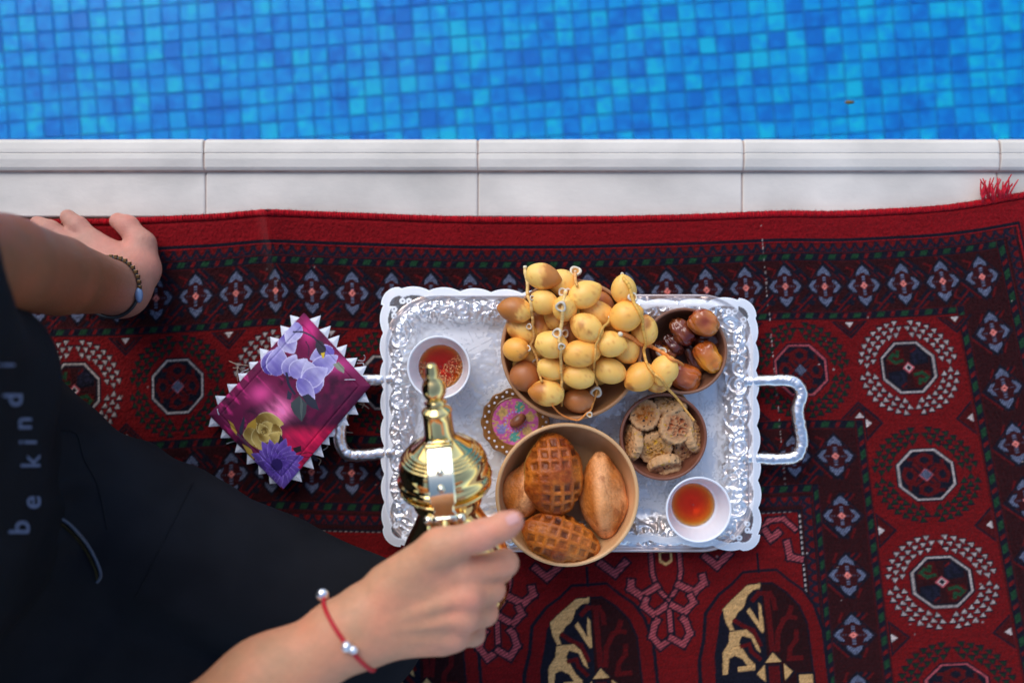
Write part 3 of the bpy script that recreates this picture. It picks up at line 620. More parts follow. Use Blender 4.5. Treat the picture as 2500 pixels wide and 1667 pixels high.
def handle(P, side):
    n = 150; C = spline([tuple(at(*p) - tray.location) for p in P], n); seg = 20; R = np.array([.0060 + .0009 * math.sin(i / n * math.pi) for i in range(n)])
    V, F = tube(C, R, seg, .85); i = np.repeat(np.arange(n), seg); a = np.tile(np.arange(seg), n) * 2 * math.pi / seg
    ctr = np.repeat(C, seg, 0); nrm = V - ctr; nrm /= np.linalg.norm(nrm, axis=1)[:, None]
    s = i * .0019; c = np.round(s / .021); ls = (s - c * .021); la = (a - math.pi / 2) * .0065; r = np.hypot(ls, la) + 1e-6; th = np.arctan2(la, ls * np.where(c % 2 == 0, 1, -1))
    w = .5 + 1.1 * tno.fbm(s * 300 + 1.2 * np.sin(a), np.cos(a) * 2.6 + side * 5, np.sin(a) * 2.6 + s * 90, oct=3); w = smooth(.25, .75, w) * .7 + .3 * (.5 + .5 * np.cos(th - r / .0016)) * smooth(.0115, .008, r); V = V + nrm * (w[:, None] * .0008)
    t = np.clip(.55 * smooth(.5, .1, w) , 0, .6)[:, None] * (1.0 if side < 0 else .6)
    build('handle', V, F, SILV, tray, col=np.array([.90, .89, .90]) * (1 - t) + np.array([.70, .44, .30]) * t)
zh = .026
handle([(1815, 931, .024), (1850, 930, zh), (1912, 928, .029), (1943, 936, .031), (1957, 962, .032), (1947, 1000, .032), (1953, 1040, .032), (1958, 1080, .032), (1945, 1112, .031), (1910, 1120, .029), (1860, 1119, zh), (1825, 1117, .024)], 1)
handle([(965, 925, .024), (930, 927, zh), (880, 928, .029), (850, 926, .031), (832, 950, .032), (840, 985, .032), (832, 1030, .032), (830, 1075, .032), (846, 1106, .031), (880, 1111, .029), (932, 1106, zh), (965, 1105, .024)], -1)

# ------------------------------------------------------------------ lace mat draped over the tray
LW, LH = .412, .283                                               # its own size; a bilinear map lays it out slightly skewed
LC = [np.array(at(x, y, .026)[:2]) for x, y in ((929, 1343), (1864, 1355), (1852, 721), (923, 693))]
def lace_map(p, q):                                               # p,q in metres from the lower left corner
    u = p / LW; v = q / LH
    B = (LC[0][:, None] * (1 - u) * (1 - v) + LC[1][:, None] * u * (1 - v) + LC[2][:, None] * u * v + LC[3][:, None] * (1 - u) * v)
    bow = .0135 * np.clip(4 * u * (1 - u), 0, 1) ** 1.2 * (1 - v) ** 3 - .006 * np.exp(-((u - .74) / .16) ** 2) * v ** 6 
    return B[0], B[1] + bow
def outline(inset, amp, nlong=11, nshort=8, corner=.022):
    P = []
    def side(a, b, n, nx, ny):
        for k in range(n):
            for f in np.linspace(0, 1, 10, endpoint=False):
                t = (k + f) / n; s = amp * (abs(math.sin(math.pi * f)) ** .8 - .4); P.append((a[0] + (b[0] - a[0]) * t + nx * s, a[1] + (b[1] - a[1]) * t + ny * s))
    i, c = inset, corner; W, H_ = LW, LH
    def arc(cx, cy, a0):
        for q in np.linspace(0, 90, 9): P.append((cx + (c + amp * .35) * math.cos(math.radians(a0 + q)), cy + (c + amp * .35) * math.sin(math.radians(a0 + q))))
    side((i + c, i), (W - i - c, i), nlong, 0, -1); arc(W - i - c, i + c, -90)
    side((W - i, i + c), (W - i, H_ - i - c), nshort, 1, 0); arc(W - i - c, H_ - i - c, 0)
    side((W - i - c, H_ - i), (i + c, H_ - i), nlong, 0, 1); arc(i + c, H_ - i - c, 90)
    side((i, H_ - i - c), (i, i + c), nshort, -1, 0); arc(i + c, i + c, 180)
    return np.array(P)
def poly_sdf(P, X, Y):
    sh = X.shape; X = X.ravel(); Y = Y.ravel(); d = np.full(X.shape, 9.); ins = np.zeros(X.shape, bool); n = len(P)
    for i in range(n):
        x1, y1 = P[i]; x2, y2 = P[(i + 1) % n]; ex, ey = x2 - x1, y2 - y1; l2 = ex * ex + ey * ey
        if l2 < 1e-14: continue
        t = np.clip(((X - x1) * ex + (Y - y1) * ey) / l2, 0, 1); d = np.minimum(d, (X - x1 - t * ex) ** 2 + (Y - y1 - t * ey) ** 2)
        if y1 != y2: ins ^= ((y1 > Y) != (y2 > Y)) & (X < ex * (Y - y1) / ey + x1)
    d = np.sqrt(d); return np.where(ins, -d, d).reshape(sh)
OUT = outline(.004, .0040, corner=.018); INN = outline(.0135, .0046, corner=.010)
hl = .00095; xs = np.arange(-.004, LW + .004, hl); ys = np.arange(-.004, LH + .004, hl)
PGX, PGY = np.meshgrid(xs, ys, indexing='ij'); D_in = poly_sdf(INN, PGX, PGY)
Pq, Qq, Dq, F = cut_grid(xs, ys, lambda X, Y: poly_sdf(OUT, X, Y), hl)
ii = np.clip(np.round((Pq - xs[0]) / hl).astype(int), 0, len(xs) - 1); jj = np.clip(np.round((Qq - ys[0]) / hl).astype(int), 0, len(ys) - 1); Di = D_in[ii, jj]
# opacity: solid scalloped border, a net band with curled hooks, floral lace inside
al = np.full(len(Pq), .22); inner = smooth(-.022, -.028, Di); lr = np.random.default_rng(4)
cu = np.minimum(Pq, LW - Pq); cv = np.minimum(Qq, LH - Qq); cor = np.hypot(np.maximum(.055 - cu, 0), np.maximum(.055 - cv, 0))
al = np.where((cor > .030), .12, al)
pat = np.zeros(len(Pq)); lnz = Noise(44)
for k in range(150):
    cx, cy = lr.uniform(.03, LW - .03), lr.uniform(.03, LH - .03); R0 = lr.uniform(.005, .014); npet = lr.integers(5, 9); ph = lr.uniform(0, 6.28)
    m_ = (np.abs(Pq - cx) < R0 * 1.4) & (np.abs(Qq - cy) < R0 * 1.4); r = np.hypot(Pq[m_] - cx, Qq[m_] - cy); th = np.arctan2(Qq[m_] - cy, Pq[m_] - cx)
    e_ = R0 * (.72 + .28 * np.abs(np.cos(npet * th / 2 + ph))); f_ = smooth(e_, e_ * .93, r); f_ *= 1 - .75 * (np.abs(r - e_ * .55) < .0010) - .6 * smooth(.0009, 0, np.abs(np.sin(npet * th / 2 + ph)) * r) * (r > R0 * .3)
    pat[m_] = np.maximum(pat[m_], f_)
for k in range(70):
    cx, cy, a_ = lr.uniform(.03, LW - .03), lr.uniform(.03, LH - .03), lr.uniform(0, 6.28); l_ = lr.uniform(.008, .016); X_ = (Pq - cx) * math.cos(a_) + (Qq - cy) * math.sin(a_); Y_ = -(Pq - cx) * math.sin(a_) + (Qq - cy) * math.cos(a_)
    f_ = smooth(1, .9, (X_ / l_) ** 2 + (Y_ / (l_ * .42)) ** 2) * (1 - .8 * (np.abs(Y_) < .0006)); pat = np.maximum(pat, f_)
wob = lnz(Pq * 40, Qq * 40) * .004
for dd in (-.030, -.050): pat = np.maximum(pat, smooth(.0024, .0016, np.abs(Di + wob - dd)) * (.7 + .3 * np.sin((Pq + Qq) * 900)))
al = np.maximum(al, (.40 + (.45 + .14 * np.sin(Pq * 2600) * np.sin(Qq * 2600)) * pat) * inner)
hook = np.zeros(len(Pq))
for (cx, cy) in [(s, t) for s in (.030, LW - .030) for t in (.030, LH - .030)]:
    sx = 1 if cx < LW / 2 else -1; sy = 1 if cy < LH / 2 else -1
    for (ox, oy, fl) in ((-.0035, -.0125, 1), (-.0125, -.0035, -1), (.0035, -.0125, -1), (-.0125, .0035, 1)):
        r = np.hypot(Pq - cx - sx * ox, Qq - cy - sy * oy); hook = np.maximum(hook, smooth(.0014, .0009, np.abs(r - .0022)))
al = np.maximum(al, .9 * hook * (Di < 0) * (Di > -.02))
border = smooth(-.0008, .0008, Di); al = np.maximum(al, border * .84); al = np.maximum(al, .95 * smooth(.0011, .0005, np.abs(Di - .0006))); al = np.where(Dq > -.0013, .97, al)
X, Y = lace_map(Pq, Qq); d = tray_sdf(X, Y); zl = tray_base(np.minimum(d, 0)) + .0026 * smooth(-.05, -.02, np.minimum(d, 0)) + .0012
zl = np.maximum(zl, TZ + .0040) - .35 * np.maximum(d, 0) + .0009 * lnz(X * 45, Y * 45) * smooth(-.05, -.02, d) + border * .0005
LACE = bpy.data.materials.new('white_vinyl_lace'); LACE.use_nodes = True; N = LACE.node_tree.nodes; L = LACE.node_tree.links; b = N['Principled BSDF']
b.inputs['Base Color'].default_value = (.86, .86, .88, 1); b.inputs['Roughness'].default_value = .45
tr = N.new('ShaderNodeBsdfTransparent'); mx = N.new('ShaderNodeMixShader'); aa = N.new('ShaderNodeAttribute'); aa.attribute_name = 'alpha'
L.new(aa.outputs['Fac'], mx.inputs[0]); L.new(tr.outputs[0], mx.inputs[1]); L.new(b.outputs[0], mx.inputs[2]); L.new(mx.outputs[0], N['Material Output'].inputs['Surface'])
lace = build('lace_mat', np.stack([X, Y, zl], -1), F, LACE, alpha=al)
tag(lace, 'white scalloped vinyl lace mat spread over the silver tray', 'lace mat')
# ------------------------------------------------------------------ bowls
LZ = TZ + .0042                                                   # top of the lace on the tray floor
def wood(name, c1, c2, stretch=(1, 1, 1)):
    m = M(name, tuple(c1), .42, noise=(38, .3), col2=tuple(c2), bump=(220, .18, .0005), spec=.4, stretch=stretch); return m
W_PALE = wood('pale_turned_wood', hexlin('#d3a878', 1.15), hexlin('#b98655', 1.15), (1, .18, .6))
W_TAN = wood('tan_turned_wood', hexlin('#b98a63', 1.1), hexlin('#96683f', 1.1), (.2, 1, .6))
W_RED = wood('reddish_brown_wood', hexlin('#8a5742', 1.1), hexlin('#6a3d2c', 1.1), (.3, 1, .6))
W_BRN = wood('brown_wood', hexlin('#97694f', 1.1), hexlin('#734a35', 1.1), (.3, 1, .6))
def bowl(name, px, py, rpx, H, mat, label, cat='bowl', rb=.62, th=.0042, bulge=.5, group=None):
    z = LZ + H; c = at(px, py, z); R = rpx * S(z); P = []
    for t in np.linspace(0, 1, 14): P.append((R * (rb + (1 - rb) * (1 - (1 - t) ** (1 + bulge * 2)) ), H * t * .97))
    P = [(.0005, .0005), (R * rb * .9, 0)] + P + [(R - th * .15, H * .995), (R - th * .5, H), (R - th * .85, H * .992)]
    inner = []
    for t in np.linspace(0, 1, 14): inner.append(((R * (rb + (1 - rb) * (1 - (1 - t) ** (1 + bulge * 2))) - th), .0045 + (H * .96 - .0045) * t))
    P += inner[::-1] + [(R * rb * .6, .0038), (.0005, .0035)]
    V, F = lathe(P, 96); o = build(name, V, F, mat, loc=(c.x, c.y, LZ))
    tag(o, label, cat, group); return o, np.array([c.x, c.y]), R, z
BG = 'wooden bowls on the tray'
b_dates, cD, RD, zD = bowl('wooden_bowl', 1395, 853, 173, .064, W_TAN, 'large tan wooden bowl heaped with yellow dates', group=BG)
b_bread, cB, RB, zB = bowl('wooden_bowl', 1385, 1208, 176, .064, W_PALE, 'large pale wooden bowl holding baked buns', group=BG, rb=.66)
b_med, cM, RM, zM = bowl('wooden_bowl', 1671, 857, 106, .043, W_BRN, 'small brown wooden bowl of soft dark dates at the tray corner', group=BG, th=.0034)
b_cook, cK, RK, zK = bowl('wooden_bowl', 1620, 1066, 107, .043, W_RED, 'small reddish brown wooden bowl of cookies', group=BG, th=.0034)

# ------------------------------------------------------------------ coffee cups
PORC = M('white_porcelain', (.86, .86, .88), .16, sss=.15, sssr=(1, 1, 1), coat=.3)
def coffee_mat(name, dens):
    m = bpy.data.materials.new(name); m.use_nodes = True; N = m.node_tree.nodes; L = m.node_tree.links; b = N['Principled BSDF']
    b.inputs['Base Color'].default_value = (1, 1, 1, 1); b.inputs['Roughness'].default_value = .0; b.inputs['IOR'].default_value = 1.33; b.inputs['Transmission Weight'].default_value = 1
    ab = N.new('ShaderNodeVolumeAbsorption'); ab.inputs['Color'].default_value = (1.0, .72, .0, 1); ab.inputs['Density'].default_value = dens
    L.new(ab.outputs[0], N['Material Output'].inputs['Volume']); return m
COFFEE = coffee_mat('golden_coffee', 430)
def cup(px, py, rpx, label, level):
    H = .050; z = LZ + H; c = at(px, py, z); R = rpx * S(z); root = empty('coffee_cup', (c.x, c.y, LZ)); tag(root, label, 'cup', 'small white coffee cups')
    f = lambda t: .020 + (R - .020) * (t ** .62)                  # outside radius along the height 0..1
    P = [(.0004, .0018), (.013, .0016), (.0165, 0), (.0195, 0), (.0198, .003)] + [(f(t), .003 + (H - .003) * t) for t in np.linspace(.0, .985, 18)]
    P += [(R - .0002, H - .0004), (R - .0011, H), (R - .0020, H - .0006)]
    fi = lambda t: min(f(t) - .0021, (R - .0021) * (1 - (1 - t) ** 2.2) ** .5); IN = [(fi(t), .005 + (H - .005) * t) for t in np.linspace(.015, .975, 26)]
    P += IN[::-1] + [(fi(.015) * .5, .0052), (.0004, .0051)]
    V, F = lathe(P, 72); build('cup_body', V, F, PORC, root)
    zl = .005 + (H - .005) * level; Q = [(.0004, .0048), (fi(.015) * .5, .0049)] + [(fi(t) + .0003, .005 + (H - .005) * t - .0002) for t in np.linspace(.015, level, 14)] + [(fi(level) * .9, zl - .0003), (fi(level) * .5, zl - .0004), (.0004, zl - .0004)]
    V, F = lathe(Q, 72); build('coffee', V, F, COFFEE, root, loc=(0, 0, 0)); return root, c, fi(level), zl
cup1, c1, rl, zl = cup(1071, 897, 78, 'white coffee cup of frothy coffee beside the pot spire', .33)
FOAM = M('coffee_froth', tuple(hexlin('#c98a58')), .35, spec=.5)
fp = []; sv, sf = ball(8, 5)
for k in range(420):
    a_ = random.uniform(math.radians(165), math.radians(395)); r = rl * math.sqrt(random.uniform(.02, .86)); q = random.choice((.0004, .0005, .0006, .0008, .0011)) * random.uniform(.7, 1.1)
    fp.append((np.array(sv) * (q, q, q * .5) + (r * math.cos(a_), r * math.sin(a_), zl - .0003), sf.tolist()))
V, F = join(fp); tag(build('froth', V, F, FOAM, cup1), kind='stuff')
cup2, c2, rl2, zl2 = cup(1706, 1244, 81, 'white coffee cup of clear amber coffee at the right front tray corner', .285)

# ------------------------------------------------------------------ painted dish
dc = at(1258, 1030, .026); DR = 83 * S(.026)
dish = empty('painted_dish', (dc.x, dc.y, LZ)); tag(dish, 'small scalloped brown and pink painted dish with a brown knob, between the large bowls', 'dish')
n = 120; P = [(.0, .001), (.55, .001), (.60, .0016), (.80, .006), (.97, .0105), (1., .0112), (1., .0122), (.975, .0125), (.80, .0085), (.74, .0070), (.715, .0074), (.70, .0066), (.4, .0052), (.2, .0047), (.001, .0045)]
a = np.arange(n) * 2 * math.pi / n; V = []; C = []; pn = Noise(8)
gold, pink, teal, ochre, lil = hexlin('#8a5a26'), hexlin('#c9579b'), hexlin('#4f9f8f'), hexlin('#c9a35a'), hexlin('#8f86c4')
P2 = []
for k in range(len(P) - 1):
    for t in (np.arange(8) / 8 if k >= 6 else (0,)): P2.append((P[k][0] + (P[k + 1][0] - P[k][0]) * t, P[k][1] + (P[k + 1][1] - P[k][1]) * t))
P2.append(P[-1]); motifs = [(.45 * math.cos(q), .45 * math.sin(q), c) for q, c in ((.3, ochre), (1.25, teal), (2.5, ochre), (3.6, lil), (4.7, teal), (5.6, ochre))]
for ai in a:
    sc = 1 + .022 * math.cos(14 * ai)
    for (r, z) in P2:
        rr = r * (1 + (sc - 1) * smooth(.7, 1., np.array(r))); x, y = rr * math.cos(ai), rr * math.sin(ai); V.append((x * DR, y * DR, z))
        c = gold * (1 + .25 * float(pn(np.array(x * 9), np.array(y * 9))))
        if r < .71 and z > .003:
            c = pink * (1 + .3 * float(pn(np.array(x * 14), np.array(y * 14)))); w = float(pn(np.array(x * 22 + 5), np.array(y * 22)))
            for mxx, myy, mc in motifs:
                if math.hypot(x - mxx, y - myy) + .05 * w < .14: c = mc * (1 + .4 * w)
            if w > .45: c = ochre
            if r > .67: c = gold * 1.2
            if .27 < r < .32 and math.sin(ai * 18) > 0: c = lil * 1.3
        C.append(c)
GLAZE = M('painted_glaze', rough=.25, attr=True, coat=.3)
build('dish_plate', V, gridfaces(n, len(P2), True), GLAZE, dish, col=np.clip(C, 0, 1))
DOT = M('white_enamel_dot', (.72, .70, .74), .3); sv, sf = ball(8, 6)
dv = bpy.data.meshes.new('dot'); dv.from_pydata([tuple(np.array(v) * (.0016, .0016, .0006)) for v in sv], [], sf.tolist()); dv.materials.append(DOT)
for k in range(17):
    for rr, z, off in ((.91, .0114, 0), (.83, .0096, .5)):
        q = 2 * math.pi * (k + off) / 17; o = bpy.data.objects.new('dot', dv); COL.objects.link(o); o.parent = dish; o.location = (rr * DR * math.cos(q), rr * DR * math.sin(q), z)
V, F = ball(24, 16); V = V * (.0104, .0062, .0070); rot = math.radians(38); V = np.c_[V[:, 0] * math.cos(rot) - V[:, 1] * math.sin(rot), V[:, 0] * math.sin(rot) + V[:, 1] * math.cos(rot), V[:, 2] + .0095]
build('knob', V + (.0028, .0014, 0), F, M('brown_knob_glaze', tuple(hexlin('#8a5036')), .35, noise=(120, .5)), dish)

# ------------------------------------------------------------------ yellow dates on their stalks
YEL, ORA, BRN, DBR = hexlin('#f9c76a', 1.12), hexlin('#f0a23c', 1.1), hexlin('#cc8034', 1.0), hexlin('#a9603c', 1.0)
DATE = M('date_skin', rough=.44, attr=True, bump=(300, .08, .0006), sss=.25, sssr=(1, .55, .15))
dn = Noise(77); DATES = []                                        # (centre, radius) for the stalks to lie on
def date(px, py, L, W, rot, tilt, z, ripe, label, tint=0., seed=0, cap=None):
    c = np.array(at(px, py, z)); s = S(z); hl_, hw = L * s / 2 * 1.17, W * s / 2 * .99
    V, F = ball(32, 22); X = V[:, 2].copy(); r = np.hypot(V[:, 0], V[:, 1])
    prof = 1 + .05 * (1 - X ** 2) - .10 * X * (X > 0) * (1 - X * .3); V = np.c_[V[:, 0] * hw * prof, V[:, 1] * hw * prof, X * hl_]
    V[:, 2] += np.where(X > .93, (X - .93) * hl_ * .9, 0) - np.where(X < -.9, (-.9 - X) * -hl_ * .8, 0)
    nrm = V / (np.linalg.norm(V, axis=1)[:, None] + 1e-9); q = V * 55 + seed * 3.1; V = V + nrm * (.0007 * dn(q[:, 0], q[:, 1], q[:, 2]))[:, None]
    q = V * 95 + seed * 7.7; nz = dn.fbm(q[:, 0], q[:, 1], q[:, 2]); q2 = V * 420 + seed; sp = dn(q2[:, 0], q2[:, 1], q2[:, 2])
    yel = YEL * (1 - tint) + ORA * tint
    C = yel[None] + (ORA - yel)[None] * np.clip(.35 + .45 * nz - .25 * X * -1 + tint * .2, 0, 1)[:, None] * .55
    mk = smooth(-.10, .22, X * .55 + nz * .75 - .75 + ripe * 1.5)[:, None]; C = C * (1 - mk) + (BRN * (1 - .35 * np.clip(nz, 0, 1)[:, None]) + (DBR - BRN) * np.clip(ripe - .5, 0, 1)) * mk
    m2 = (smooth(.5, .75, sp) * .5)[:, None]; C = C * (1 - m2) + BRN * m2 * 1.0
    a, t = math.radians(rot), math.radians(tilt); ax = Vector((math.cos(a) * math.cos(t), math.sin(a) * math.cos(t), math.sin(t)))
    o = build('yellow_date' if ripe < .95 else 'ripening_date', V @ frame(ax).T, F, DATE, loc=tuple(c), col=np.clip(C, 0, 1))
    tag(o, label, 'date', 'dates of the big bowl'); DATES.append((c, (hl_ + hw) / 2)); return o
YD = [
 (1326, 675, 77, 62, -12, 0, .100, .62, 'yellow date browned along its right side, highest in the photo beside a stalk end'),
 (1375, 692, 68, 64, -30, 10, .086, 0, 'plain yellow date tucked behind the topmost browned one'),
 (1328, 738, 66, 61, -15, 10, .097, .08, 'pale yellow date touching the left stalk, below the topmost browned one'),
 (1427, 719, 74, 66, 28, 5, .103, .12, 'yellow date with a scuffed pinkish end, upper right of the heap'),
 (1259, 757, 76, 62, 172, 0, .090, .72, 'amber browned date poking out over the bowl rim on the left'),
 (1379, 753, 66, 60, 80, 62, .104, 0, 'round yellow date with a white calyx on top of it, upper middle'),
 (1461, 765, 84, 58, -22, 0, .088, .15, 'long yellow date half hidden under the scuffed one, touching the round right one'),
 (1433, 801, 78, 66, 150, 5, .107, .33, 'yellow date with a brown tip at its upper left, centre of the heap'),
 (1277, 808, 72, 58, 160, 0, .076, .35, 'dull olive date under the amber one at the left of the bowl'),
 (1318, 800, 70, 56, 110, 10, .072, .75, 'shaded brown date behind the left stalk'),
 (1346, 795, 64, 56, 60, 20, .064, .2, 'dark shaded date deep between the two long stalks'),
 (1362, 778, 62, 58, 20, 10, .077, .3, 'shaded date right under the round one with the calyx'),
 (1390, 812, 72, 58, 100, 0, .074, .8, 'brown shaded date behind the middle stalk'),
 (1260, 853, 62, 58, 0, 40, .086, .05, 'round orange date against the left rim of the bowl'),
 (1346, 842, 74, 66, -15, 10, .102, .0, 'pale yellow date under the double calyx of the middle stalk'),
 (1419, 863, 85, 65, 8, 0, .104, .05, 'large smooth golden oval date, right of the middle stalk'),
 (1282, 918, 68, 74, 100, 20, .076, 1.1, 'wrinkled reddish brown date at the lower left of the bowl'),
 (1347, 901, 66, 56, -10, 0, .090, .12, 'small pale date with a brownish tip crossed by the middle stalk'),
 (1412, 919, 76, 60, 170, 0, .094, .14, 'golden date with a small scar, below the large smooth oval one'),
 (1335, 959, 77, 66, 175, 5, .086, .40, 'speckled yellow date with an amber left flank at the bottom of the heap'),
 (1414, 978, 68, 60, 175, 0, .072, 1.0, 'glossy brown date with a pale right end, lowest in the bowl'),
 (1488, 905, 74, 63, -18, 0, .088, .05, 'plain yellow pointed date at the lower right inside the rim'),
 (1490, 840, 70, 64, -10, 10, .103, .08, 'yellow date right of a thin stalk, right half of the heap'),
 (1530, 853, 60, 64, -60, 0, .082, .05, 'yellow date half hidden at the right rim under the orange stem'),
 (1528, 772, 74, 74, 20, 20, .104, .04, 'big round golden date at the right of the heap beside a stalk'),
 (1523, 708, 68, 60, 100, 30, .097, .0, 'yellow date with a stalk over its top, beyond the far right rim'),
 (1574, 807, 66, 64, 85, 20, .086, .28, 'yellow date with a brown cheek hanging between the two bowls'),
 (1562, 919, 72, 68, 215, 10, .087, .06, 'golden date with a pointed left end hanging over the tray'),
 (1622, 903, 68, 66, 250, 10, .088, .0, 'pale yellow date hanging over the small bowl of dark dates'),
 (1609, 931, 60, 52, 200, 0, .071, .45, 'brownish date showing under the one that hangs over the small bowl'),
 (1465, 738, 62, 54, -20, 0, .074, 1.0, 'reddish date barely showing behind the scuffed one'),
 (1284, 884, 60, 54, 30, 0, .063, .15, 'shaded tan date between the orange and the reddish brown one'),
]
for k, (px, py, L_, W_, r_, t_, z_, rp, lab) in enumerate(YD): date(px, py, L_, W_, r_, t_, z_, rp, lab, tint=(.75 if k in (13,) else (.45 if k in (27, 24, 15) else .12)), seed=k + 1)
# unseen dates that fill the bowl beneath the heap
for k, (px, py, z_) in enumerate([(1400, 780, .050), (1330, 880, .048), (1450, 830, .060), (1460, 900, .055), (1380, 920, .050), (1500, 800, .062), (1310, 845, .06)]):
    date(px, py, 72, 62, 40 * k, 0, z_, .2, 'shaded date lying under the heap in the large bowl', seed=60 + k)
def top_z(x, y):
    z = 0.
    for c, r in DATES:
        d2 = (x - c[0]) ** 2 + (y - c[1]) ** 2
        if d2 < r * r: z = max(z, c[2] + math.sqrt(r * r - d2))
    for (cc, R, zz) in ((cD, RD, zD), (cM, RM, zM), (cK, RK, zK)):
        if abs(math.hypot(x - cc[0], y - cc[1]) - R) < .007: z = max(z, zz)
    return z
def z1(P): return [(1200 + x / 7.84, 630 + y / 7.84) for x, y in P]
def z2(P): return [(1200 + x / 7.84, 830 + y / 7.84) for x, y in P]
def z3(P): return [(1450 + x / 7.84, 630 + y / 7.84) for x, y in P]
def z4(P): return [(1450 + x / 7.84, 800 + y / 7.84) for x, y in P]
STALK = M('straw_stalk', rough=.6, attr=True); CALYX = M('dry_calyx', rough=.6, attr=True)
def calyx_mesh(seed):
    n = 24; a = np.arange(n) * 2 * math.pi / n; lob = 1 + .09 * np.cos(3 * a + seed); V = []; C = []
    for (r, z, c) in ((.0006, .0004, '#b0702a'), (.0020, .0003, '#c98a3a'), (.0026, .0012, '#d9a65a'), (.0032, .0024, '#e2d2b4'), (.0044, .0024, '#ddd0bd'), (.0050, .0012, '#cbbca6'), (.0046, -.0006, '#c7a06a'), (.0020, -.0014, '#c28c4c')):
        for k in range(n): rr = r * (lob[k] if r > .003 else 1); V.append((rr * math.cos(a[k]), rr * math.sin(a[k]), z)); C.append(hexlin(c) * random.uniform(.85, 1.1))
    F = [(k * n + i, k * n + (i + 1) % n, (k + 1) * n + (i + 1) % n, (k + 1) * n + i) for k in range(7) for i in range(n)] + [tuple(range(n))[::-1]]
    return V, F, C
def stalk(P, label, cal=(), r0=.0019, c0='#e8c27a', c1='#dba04c', lift=.0018):
    pts = []
    Q = spline(np.array(P), max(24, len(P) * 6))
    for x, y in Q:
        z = .1
        for _ in range(4): w = at(x, y, z); z = max(top_z(w.x, w.y) + lift, .070)
        pts.append([x, y, z])
    pts = np.array(pts); z = pts[:, 2].copy(); n = len(z)
    for _ in range(3):                                            # a stiff stem bridges the dips
        zs = np.array([max(z[max(0, i - 9):i + 1].min() if False else z[i], np.interp(i, [max(0, i - 8), min(n - 1, i + 8)], [z[max(0, i - 8)], z[min(n - 1, i + 8)]]) - .001) for i in range(n)]); z = zs
    z = np.convolve(np.pad(z, 3, 'edge'), np.ones(7) / 7, 'valid'); pts[:, 2] = np.maximum(z, pts[:, 2])
    W = np.array([tuple(at(*p)) for p in pts]); root = empty('date_stalk', tuple(W[0])); tag(root, label, 'stalk', 'stalks of the yellow dates')
    R = np.array([r0 * (1 - .35 * i / n) * (1 + .18 * math.sin(i * 1.3) ** 8 + random.uniform(-.05, .05)) for i in range(n)])
    V, F = tube(W - W[0], R, 8); t = np.repeat(np.linspace(0, 1, n), 8)[:, None]; C = hexlin(c0) * (1 - t) + hexlin(c1) * t; C = C * (1 + .12 * np.repeat(rng.normal(0, 1, n), 8)[:, None]); C[:16] = hexlin('#e6dcc0')
    build('stem', V, F, STALK, root, col=np.clip(C, 0, 1))
    for (x, y, sc, tl) in cal:
        z = .1
        for _ in range(4): w = at(x, y, z); z = max(top_z(w.x, w.y) + .0022, .074)
        V, F, C = calyx_mesh(x); R3 = frame(Vector((math.cos(tl) * .5, math.sin(tl) * .5, 1)))
        build('calyx', (np.array(V) * sc * 1.0) @ R3.T, F, CALYX, root, col=np.clip(C, 0, 1), loc=at(x, y, z) - Vector(W[0]))
stalk(z1([(640, 150), (650, 300), (690, 480), (690, 700), (750, 850), (770, 1050), (790, 1200), (780, 1330), (812, 1450), (805, 1560)]) + z2([(750, 90), (800, 200), (850, 300), (885, 420), (890, 560), (930, 700), (965, 800)]),
      'long pale stalk running down the left side of the date heap', [(*z2([(870, 450)])[0], 1.15, 3.), (*z2([(700, 165)])[0], .7, 2.5), (*z1([(725, 1310)])[0], .7, 3.4), (*z1([(770, 760)])[0], .55, 0)])
stalk(z1([(1425, 620), (1385, 780), (1370, 900), (1360, 1050), (1350, 1200), (1330, 1330), (1310, 1480)]) + z2([(1290, 20), (1330, 130), (1320, 300), (1332, 430), (1330, 600), (1350, 740), (1340, 880), (1362, 1000), (1350, 1150), (1345, 1260)]),
      'knotty stalk running down the middle of the date heap', [(*z1([(1365, 660)])[0], 1., 2.), (*z1([(1450, 665)])[0], .95, .5), (*z1([(1335, 920)])[0], 1.15, 4.), (*z1([(1265, 1440)])[0], 1.1, 3.), (*z1([(1395, 1445)])[0], .95, 0.), (*z2([(1335, 115)])[0], .8, 5.)])
stalk(z1([(1605, 260), (1600, 340), (1612, 460), (1640, 540)]), 'short stalk with an open calyx standing out above the far rim', [(*z1([(1605, 270)])[0], 1.3, 1.8)], c0='#e2a066')
stalk(z1([(2260, 1115), (2235, 1230), (2140, 1320), (2090, 1430), (2050, 1550)]) + z2([(1995, 100), (1985, 260), (1970, 420), (1955, 560), (1970, 740), (2015, 830), (2020, 930), (1985, 1090), (1935, 1230), (1900, 1340), (1810, 1410), (1690, 1520), (1580, 1525), (1420, 1470), (1290, 1390), (1230, 1330), (1170, 1260)]),
      'thin stalk that turns orange and loops along the near rim', [(*z2([(1995, 985)])[0], 1.35, 5.), (*z2([(1880, 1420)])[0], .7, 4.)], r0=.0014, c0='#c9a04a', c1='#e07a2c')
stalk(z3([(540, 300), (570, 400), (640, 480), (690, 580), (715, 680), (765, 850), (850, 1000), (885, 1080), (930, 1180), (930, 1330), (965, 1500)]) + z4([(985, 250), (985, 340), (955, 420), (970, 530), (1000, 650), (1040, 740), (1100, 820), (1150, 880), (1260, 960), (1330, 1050), (1420, 1170), (1530, 1280), (1600, 1360), (1690, 1480)]) + [(1668, 993), (1683, 1012), (1695, 1027)],
      'long yellow stalk that crosses from the far date over to the cookie bowl', [(*z3([(735, 760)])[0], 1.1, 1.)], r0=.0018, c0='#e6b04a', c1='#dfa14e')
